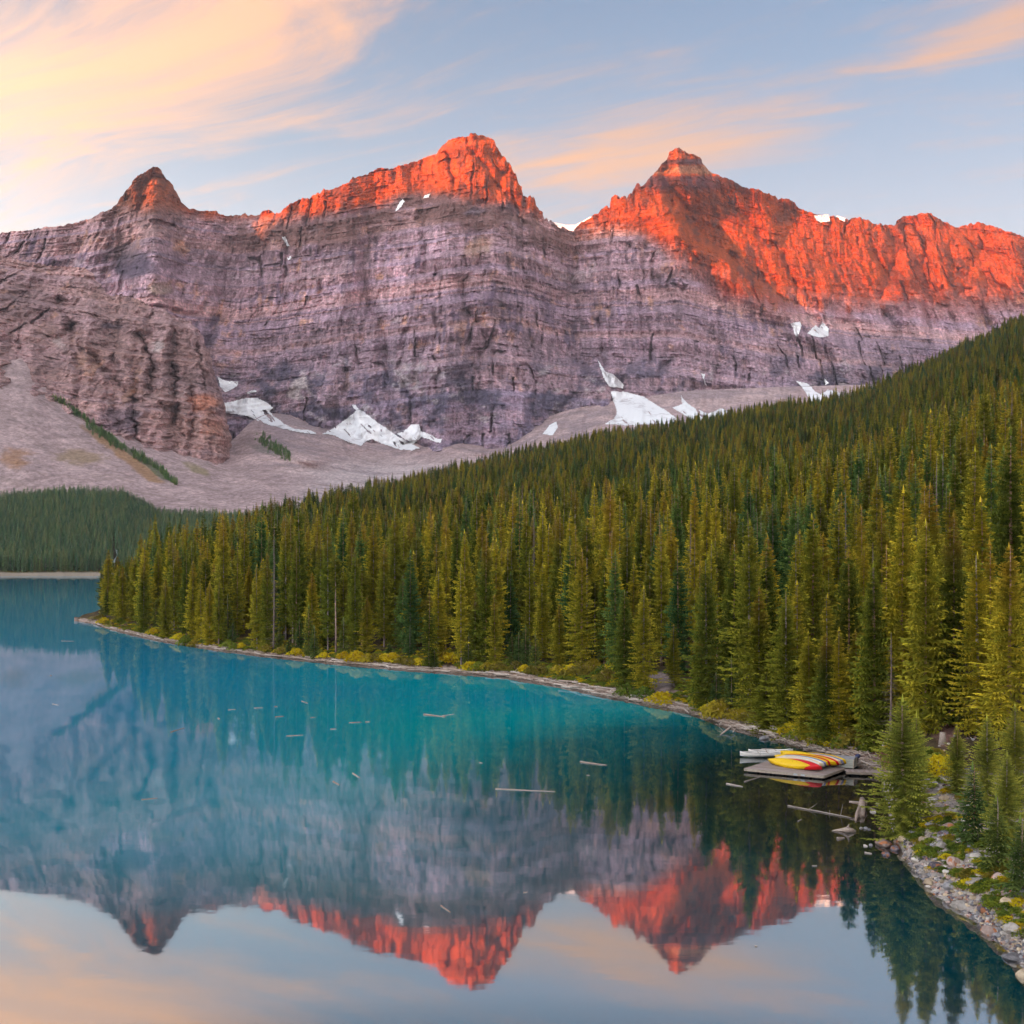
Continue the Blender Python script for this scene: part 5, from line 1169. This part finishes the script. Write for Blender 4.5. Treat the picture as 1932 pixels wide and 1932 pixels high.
n = 4200; u = r.uniform(1706, 2150, n); dsu = CAMZ * 2000 / (ip(u, SHORE) - 1045); dq = dsu + r.exponential(9, n) - .6; zz = land_z(u, dq); s_ = r.uniform(.06, .3, n) ** 1.1
u2 = r.uniform(1110, 1660, 900); d2 = CAMZ * 2000 / (ip(u2, SHORE) - 1045) + r.uniform(-.8, 3.5, 900); z2 = land_z(u2, d2); s2 = r.uniform(.04, .16, 900)
P = np.concatenate([np.stack([(u - 966) / 2000 * dq, dq, zz], 1), np.stack([(u2 - 966) / 2000 * d2, d2, z2], 1)]); s_ = np.concatenate([s_, s2]); n = len(P)
scatter('bank_stones', P, np.stack([s_] * 3, 1), r.rand(n) * 6.28, r.randint(0, 6, n), stC)
# small spit of gravel
x0, y0 = C7(1330, 1400); bm = bmesh.new()
# ------------------------------------------------------------------ root stumps lying in the shallows
def multi(name, tubes, m, label, loc, cat, n=8):
    Vs = []; Fs = []; off = 0
    for p, rd in tubes: V, F = tube(p, rd, n); Vs.append(V); Fs.append(F + off); off += len(V)
    return obj(name, mesh_poly(name, np.concatenate(Vs), np.concatenate(Fs), [m]), label=label, cat=cat, loc=loc)
def wpt(x, y, z=0.0):
    u, v = C7(x, y); return PW(u, v, (CAMZ - z) * 2000 / (v - 1045)).ravel()
o_ = wpt(1190, 1225)
def rel(x, y, z): return tuple(wpt(x, y, z) - o_)
multi('driftwood_stump', [([rel(1205, 1240, .05), rel(1200, 1190, .25), rel(1200, 1140, .7), rel(1205, 1095, 1.0)], [.20, .34, .30, .22]), ([rel(1150, 1275, .05), rel(1162, 1215, .3), rel(1185, 1150, .6)], [.10, .16, .14]),
    ([rel(1190, 1130, .7), rel(1140, 1125, .75), rel(1098, 1118, .8)], [.17, .14, .10]), ([rel(1205, 1110, .8), rel(1238, 1120, .6), rel(1240, 1150, .3)], [.2, .16, .08]), ([rel(1200, 1110, .9), rel(1190, 1085, 1.2)], [.14, .04])], M_DRIFT, 'big pale root stump leaning in the shallows', tuple(o_), 'stump')
o_ = wpt(1080, 1365)
multi('driftwood_stump', [([rel(955, 1357, .04), rel(1030, 1352, .12), rel(1085, 1350, .22), rel(1150, 1362, .06)], [.03, .14, .26, .10]), ([rel(1080, 1350, .2), rel(1088, 1325, .5), rel(1096, 1305, .75)], [.2, .10, .02]), ([rel(1100, 1350, .2), rel(1130, 1345, .25)], [.2, .08])], M_DRIFT, 'pointed pale root lying flat in the brown shallows', tuple(o_), 'stump')
o_ = wpt(80, 545)
multi('driftwood_snag', [([rel(30, 565, .0), rel(75, 530, .3), rel(115, 500, .7)], [.07, .13, .15]), ([rel(115, 500, .7), rel(150, 520, .4), rel(135, 545, .1)], [.12, .1, .08]), ([rel(110, 505, .7), rel(130, 480, 1.0)], [.1, .03]), ([rel(60, 540, .2), rel(20, 500, .5)], [.04, .01]), ([rel(50, 545, .2), rel(0, 530, .4)], [.04, .01])], M_DRIFT, 'branched dead snag tipped into the water among the logs', tuple(o_), 'dead branch')
# stumps on the dirt bank
for x, y, h, lab in [(1228, 672, .8, 'left grey stump on the red dirt bank'), (1392, 686, .8, 'right grey stump on the red dirt bank'), (1868, 640, 1.2, 'tall weathered stump beside the dirt path')]:
    gx, gy, gz = ground_at(*C7(x, y)); V, F = tube([(0, 0, -.2), (.02, 0, h * .5), (.05, .02, h)], [.42, .33, .28], 9); o = obj('tree_stump', mesh_poly('tree_stump', V, F, [M_WET]), label=lab, cat='tree stump', loc=(gx, gy, gz), group='stumps by the path')
# waterfall stream on the far shore
V = []; 
for v_ in np.linspace(1036, 1078, 14):
    d = 1190 + (1078 - v_) * 2.2
    c_ = 218 + 3 * math.sin(v_ / 5) + (1060 - v_) * .05
    for s__ in (-1, 1): V.append(PW(c_ + s__ * (1.3 + .9 * math.sin(v_ / 3.0)), v_, d - 3))
m_f = simple_mat('white water', (.5, .56, .60), .5, .3, .15, .5)
obj('waterfall', mesh_from('waterfall', np.array(V), np.array([(2 * i, 2 * i + 1, 2 * i + 3, 2 * i + 2) for i in range(13)]), [m_f]), kind='structure')

# ------------------------------------------------------------------ dock
def box_mesh(name, sx, sy, sz, m, bev=.0):
    bm = bmesh.new(); bmesh.ops.create_cube(bm, size=1); bmesh.ops.scale(bm, vec=(sx, sy, sz), verts=bm.verts)
    if bev: bmesh.ops.bevel(bm, geom=bm.edges[:], offset=bev, segments=1, affect='EDGES')
    me = bpy.data.meshes.new(name); bm.to_mesh(me); bm.free(); me.materials.append(m); return me
M_DECK = wood_mat('weathered deck boards', (.30, .235, .21, 1), (.44, .36, .33, 1)); M_BEAM = wood_mat('pale dock beam', (.26, .21, .17, 1), (.55, .47, .38, 1))
M_FLOAT = simple_mat('black float', (.03, .03, .035), .5, .4); M_METAL = simple_mat('galvanised steel', (.45, .47, .50), .35, .5, .1, 6, metallic=.7)
DZ = .42
A_ = np.array([33.1, 112.7]); B_ = np.array([25.6, 116.6]); C_ = np.array([39.7, 120.3]); e1 = B_ - A_; L1 = np.linalg.norm(e1); e1 = e1 / L1; e2 = C_ - A_; L2 = np.linalg.norm(e2); e2 = e2 / L2
dock = bpy.data.objects.new('dock', None); COL.objects.link(dock); dock.location = (A_[0], A_[1], 0); dock['label'] = 'floating plank dock carrying the overturned canoes'; dock['category'] = 'dock'
ang1 = math.atan2(e1[1], e1[0]); ang2 = math.atan2(e2[1], e2[0])
npl = 36; wpl = L2 / npl
# planks run along e1 as sheared boards
sh = float(np.dot(e1, e2)); 
plank_v = []
def sheared(name, l1, w2, th, m):
    a = e1 * l1; b = e2 * w2; v = [(0, 0), tuple(a), tuple(a + b), tuple(b)]
    V = [(x, y, z) for z in (-th, 0) for x, y in v]; F = [(3, 2, 1, 0), (4, 5, 6, 7), (0, 1, 5, 4), (1, 2, 6, 5), (2, 3, 7, 6), (3, 0, 4, 7)]
    me = bpy.data.meshes.new(name); me.from_pydata(V, [], F); me.materials.append(m); bm = bmesh.new(); bm.from_mesh(me); bmesh.ops.recalc_face_normals(bm, faces=bm.faces); bm.to_mesh(me); bm.free(); return me
pm = sheared('plank', L1, wpl * .94, .045, M_DECK)
for i in range(npl): o = obj('plank', pm, parent=dock, loc=(*(e2 * (i * wpl)), DZ + .004 * (i % 2)))
bmA = sheared('side_beam', L1, .09, .26, M_BEAM); bmB = sheared('side_beam', .09, L2, .26, M_BEAM)
for off_, me_ in ((-e2 * .093, bmA), (e2 * (L2 + .005), bmA), (-e1 * .093, bmB), (e1 * (L1 + .003), bmB)): obj('side_beam', me_, parent=dock, loc=(*off_, DZ - .015))
fl = box_mesh('float', 1.1, .8, .36, M_FLOAT, .08)
for i in range(6):
    for j in (0, 1, 2, 3, 4, 5):
        if i in (0, 5) or j in (0, 5): q = e1 * (.7 + i * (L1 - 1.4) / 5) + e2 * (.6 + j * (L2 - 1.2) / 5); o = obj('float', fl, parent=dock, loc=(q[0], q[1], .12)); o.rotation_euler = (0, 0, ang1)
br_ = box_mesh('steel_bracket', .4, .03, .2, M_METAL)
for k in (2.1, 2.9): q = e1 * k - e2 * .12; o = obj('steel_bracket', br_, parent=dock, loc=(q[0], q[1], DZ - .13)); o.rotation_euler = (0, 0, ang1)
# gangway
gw = bpy.data.objects.new('gangway', None); COL.objects.link(gw); g0 = np.array([35.9, 115.1]); g1 = np.array([42.4, 114.0]); gw.location = (g0[0] + .3, g0[1], 0); gw['label'] = 'narrow plank gangway from the dock to the right bank'; gw['category'] = 'gangway'
ge = (g1 - g0); gl = np.linalg.norm(ge); ge /= gl; ga = math.atan2(ge[1], ge[0]); gp = box_mesh('plank', .28, 1.5, .045, M_DECK); gn_ = np.array([-ge[1], ge[0]])
for i in range(int(gl / .3)): q = ge * (.2 + i * .3) + gn_ * .4; o = obj('plank', gp, parent=gw, loc=(q[0], q[1], DZ - .03 + .004 * (i % 2))); o.rotation_euler = (0, 0, ga)
gb = box_mesh('side_beam', gl, .09, .22, M_BEAM)
for s__ in (-.40, 1.2): q = ge * gl / 2 + gn_ * s__; o = obj('side_beam', gb, parent=gw, loc=(q[0], q[1], DZ - .13)); o.rotation_euler = (0, 0, ga)
for i in range(4): q = ge * (1 + i * 1.6) + gn_ * .4; o = obj('float', fl, parent=gw, loc=(q[0], q[1], .12)); o.rotation_euler = (0, 0, ga)

# ------------------------------------------------------------------ canoes
def gloss(name, c, rough=.3):
    m, t = mat(name); o_ = t.add('ShaderNodeTexCoord').outputs['Object']; n = t.noise(o_, 3.0, 4, .6)
    cc = t.mix(t.maprange(n, .55, .75), (*c, 1), tuple(q * .72 for q in c) + (1,))
    p = t.add('ShaderNodeBsdfPrincipled', {'Base Color': cc, 'Roughness': rough, 'Specular IOR Level': .4}); t.add('ShaderNodeOutputMaterial', {0: p.outputs[0]}); return m
CM = {'yellow': gloss('yellow hull', (.80, .50, .005)), 'red': gloss('red hull', (.62, .008, .015)), 'white': gloss('white hull', (.78, .74, .70)), 'blue': gloss('blue-grey hull', (.22, .24, .42)), 'cream': gloss('cream hull', (.80, .60, .36)), 'black': gloss('black trim', (.02, .02, .02), .5), 'wood': gloss('wooden thwart', (.3, .18, .1), .6)}
def canoe_meshes(L=5.4, B=.55, D=.50):
    N = 25; K = 12; t = np.linspace(-1, 1, N)
    out = []
    for sgn, sc_ in ((1, 1.0), (-1, .955)):
        for i, tt_ in enumerate(t):
            b = B * (1 - abs(tt_) ** 2.3) ** .85 * sc_ + .008; sheer = D + .22 * abs(tt_) ** 3.2; keel = .03 * abs(tt_) ** 2 + .30 * max(0, abs(tt_) - .86) ** 1.4 * 4 + (0 if sgn > 0 else .02)
            xe = tt_ * L / 2
            for j in range(K + 1):
                a = -1 + 2 * j / K; y = b * np.sign(a) * (1 - (1 - abs(a)) ** 2.0) ** .9; z = keel + (sheer - keel) * abs(a) ** 2.4
                out.append((xe * (1 + (.012 * (1 - abs(a)) * -1)), y, z))
    V = np.array(out); n1 = N * (K + 1)
    F = [tuple(f) for f in grid_faces(N, K + 1)] + [tuple(f[::-1]) for f in grid_faces(N, K + 1, n1)]
    # rim
    G = []
    for i in range(N - 1):
        for j in (0, K):
            a = i * (K + 1) + j; b = a + K + 1; q = (a, b, b + n1, a + n1); F.append(q if j == 0 else q[::-1])
    Vs = []; Fs = []; off = 0
    for j in (0, K):
        pts = np.array([V[i * (K + 1) + j] for i in range(N)]); Vt, Ft = tube(pts, [.022] * N, 5); Vs.append(Vt); Fs.append(Ft + off); off += len(Vt)
    return V, F, np.concatenate(Vs), np.concatenate(Fs)
CV, CF, GV, GF = canoe_meshes()
HULL = {}
def hull(k):
    if k not in HULL: HULL[k] = (mesh_poly('hull', CV, CF, [CM[k]]), mesh_poly('gunwale', GV, GF, [CM['black']]))
    return HULL[k]
thw = box_mesh('thwart', .07, 1.0, .025, CM['wood'], .005)
def canoe(k, loc, ex, up, label, group='canoes stacked on the dock', L=1.0):
    """ex: bow direction; up: direction from keel to gunwale"""
    X = Vector(ex).normalized(); Z = Vector(up); Z = (Z - X * Z.dot(X)).normalized(); Y = Z.cross(X)
    e = bpy.data.objects.new('canoe', None); COL.objects.link(e)
    e.matrix_world = Matrix.Translation(loc) @ Matrix((X, Y, Z)).transposed().to_4x4() @ Matrix.Diagonal((L, 1, 1, 1))
    e['label'] = label; e['category'] = 'canoe'
    if group: e['group'] = group
    h, g = hull(k)
    for nm, me_ in (('hull', h), ('gunwale', g)): o = bpy.data.objects.new(nm, me_); COL.objects.link(o); o.parent = e
    for x_ in (-.5, .6): o = bpy.data.objects.new('thwart', thw); COL.objects.link(o); o.parent = e; o.location = (x_, 0, .485)
    return e
ce = np.array([.70, -.714]); cn = np.array([-.714, -.70])      # along the boats; towards the viewer
base = np.array([30.75, 116.85])
def lay(i, k, lab, tilt=52, shift=0.0, along=0.0, z=.0, L=1.0):
    t_ = math.radians(tilt); up = Vector((-cn[0] * math.cos(t_), -cn[1] * math.cos(t_), -math.sin(t_)))
    p = base - cn * (shift + (.20 if (i == 1 and shift == 0) else i * .33)) + ce * along
    return canoe(k, (p[0] + cn[0] * .30, p[1] + cn[1] * .30, DZ + .70 + z), (ce[0], ce[1], 0.0), up, lab, L=L)
front = [('yellow', 'front yellow canoe lying hull-out on the dock'), ('red', 'red canoe with its big rounded end beside the front yellow one'), ('cream', 'cream canoe third from the front of the stack'), ('white', 'white canoe fourth from the front of the stack'),
         ('cream', 'cream canoe fifth from the front of the stack'), ('white', 'white canoe sixth from the front of the stack'), ('blue', 'blue-grey canoe seventh from the front of the stack'), ('yellow', 'yellow canoe eighth from the front of the stack'), ('red', 'red canoe ninth from the front of the stack')]
for i, (k, lab) in enumerate(front): lay(i, k, lab, tilt=44 + i * 2.0, along=(-.15 if i == 0 else (.98 if i == 1 else .22 + .05 * i)), z=(0 if i == 0 else .05) + i * .03)
back = [('yellow', 'foremost yellow canoe of the rear stack'), ('red', 'red canoe second in the rear stack'), ('cream', 'cream canoe third in the rear stack'), ('blue', 'blue-grey canoe fourth in the rear stack'), ('yellow', 'rearmost yellow canoe of the rear stack')]
for i, (k, lab) in enumerate(back): lay(i, k, lab, tilt=48 + i * 2, shift=2.95, along=1.15 + .12 * i, z=.22 + .03 * i)
lay(0, 'yellow', 'yellow canoe propped on top at the back left of the stack', tilt=62, shift=3.3, along=-.75, z=.42, L=.92)
lay(0, 'yellow', 'short yellow canoe end showing left of the stack', tilt=50, shift=1.9, along=-.85, z=.12, L=.85)
# white canoe afloat
canoe('white', (29.6, 125.3, .05), (1, .05, 0), (0, 0, 1), 'white canoe afloat behind the dock', None)
canoe('white', (30.9, 126.6, .05), (1, .04, 0), (0, 0, 1), 'second white canoe afloat, mostly hidden behind the first', None)

# ------------------------------------------------------------------ storage crate, motor
M_CRATE = wood_mat('weathered grey-green planks', (.27, .27, .23, 1), (.44, .44, .38, 1)); M_LID = wood_mat('grey crate lid', (.30, .29, .31, 1), (.42, .41, .43, 1))
cr = bpy.data.objects.new('storage_crate', None); COL.objects.link(cr); cr.scale = (1.18, 1.18, 1.18); cr.location = (37.0, 117.6, DZ + .01); cr.rotation_euler = (0, 0, math.radians(-32)); cr['label'] = 'grey plank storage crate at the right end of the dock'; cr['category'] = 'storage crate'
W, Dp, Hh = 1.75, 1.25, .82
for s__ in (-1, 1):
    for i in range(4):
        o = obj('board', box_mesh('board', W, .05, Hh / 4 - .012, M_CRATE), parent=cr, loc=(0, s__ * Dp / 2, Hh / 8 + i * Hh / 4)); o = obj('board', box_mesh('board', .05, Dp - .055, Hh / 4 - .012, M_CRATE), parent=cr, loc=(s__ * W / 2, 0, Hh / 8 + i * Hh / 4))
for a_ in (-1, 1):
    for b_ in (-1, 1): obj('corner_post', box_mesh('corner_post', .10, .10, Hh, M_BEAM), parent=cr, loc=(a_ * (W / 2 + .01), b_ * (Dp / 2 + .01), Hh / 2))
for a_ in (-1, 1): o = obj('lid', box_mesh('lid', W + .12, Dp / 2 + .08, .05, M_LID), parent=cr, loc=(0, a_ * (Dp / 4 + .02), Hh + .07)); o.rotation_euler = (a_ * -.13, 0, 0)
mo = bpy.data.objects.new('outboard_motor', None); COL.objects.link(mo); mo.location = (39.0, 119.6, DZ); mo['label'] = 'dark blue outboard motor standing on the dock behind the crate'; mo['category'] = 'outboard motor'
M_BLUE = gloss('dark blue cowling', (.03, .04, .12)); 
bm = bmesh.new(); bmesh.ops.create_icosphere(bm, subdivisions=2, radius=1)
for v in bm.verts: v.co = Vector((v.co.x * .34, v.co.y * .24, v.co.z * .26 + (.06 if v.co.x > 0 else 0)))
me = bpy.data.meshes.new('cowling'); bm.to_mesh(me); bm.free(); me.materials.append(M_BLUE); obj('cowling', me, parent=mo, loc=(0, 0, .72))
V, F = tube([(0, 0, 0), (.02, 0, .3), (0, 0, .62)], [.07, .06, .09], 8); obj('drive_leg', mesh_poly('drive_leg', V, F, [CM['black']]), parent=mo)
V, F = tube([(.2, 0, .66), (.5, .05, .74), (.72, .06, .74)], [.03, .025, .03], 6); obj('tiller_handle', mesh_poly('tiller_handle', V, F, [CM['black']]), parent=mo)
obj('transom_bracket', box_mesh('transom_bracket', .1, .3, .3, M_METAL, .02), parent=mo, loc=(-.14, 0, .35))
bk_ = bpy.data.objects.new('white_bucket', None)
V, F = tube([(0, 0, 0), (0, 0, .36)], [.13, .16], 12); obj('bucket', mesh_poly('bucket', V, F, [CM['white']]), label='small white bucket beside the crate on the dock', cat='bucket', loc=(37.6, 118.6, DZ))

# ------------------------------------------------------------------ haze
def haze(density):
    X0, X1, Y0, Y1, Z0, Z1 = -12900, 4400, -5300, 6100, -5.0, 1900
    v = np.array([(x, y, z) for z in (Z0, Z1) for y in (Y0, Y1) for x in (X0, X1)], float)
    f = np.array([(0, 2, 3, 1), (4, 5, 7, 6), (0, 1, 5, 4), (2, 6, 7, 3), (0, 4, 6, 2), (1, 3, 7, 5)])
    m, t = mat('haze')
    p = t.add('ShaderNodeVolumePrincipled', {'Color': (1, .88, .95, 1), 'Density': density, 'Anisotropy': 0.0})
    t.add('ShaderNodeOutputMaterial', {'Volume': p.outputs[0]})
    obj('haze', mesh_from('haze', v, f, [m]), kind='stuff')
HAZE = 0.000025
if HAZE: haze(HAZE)
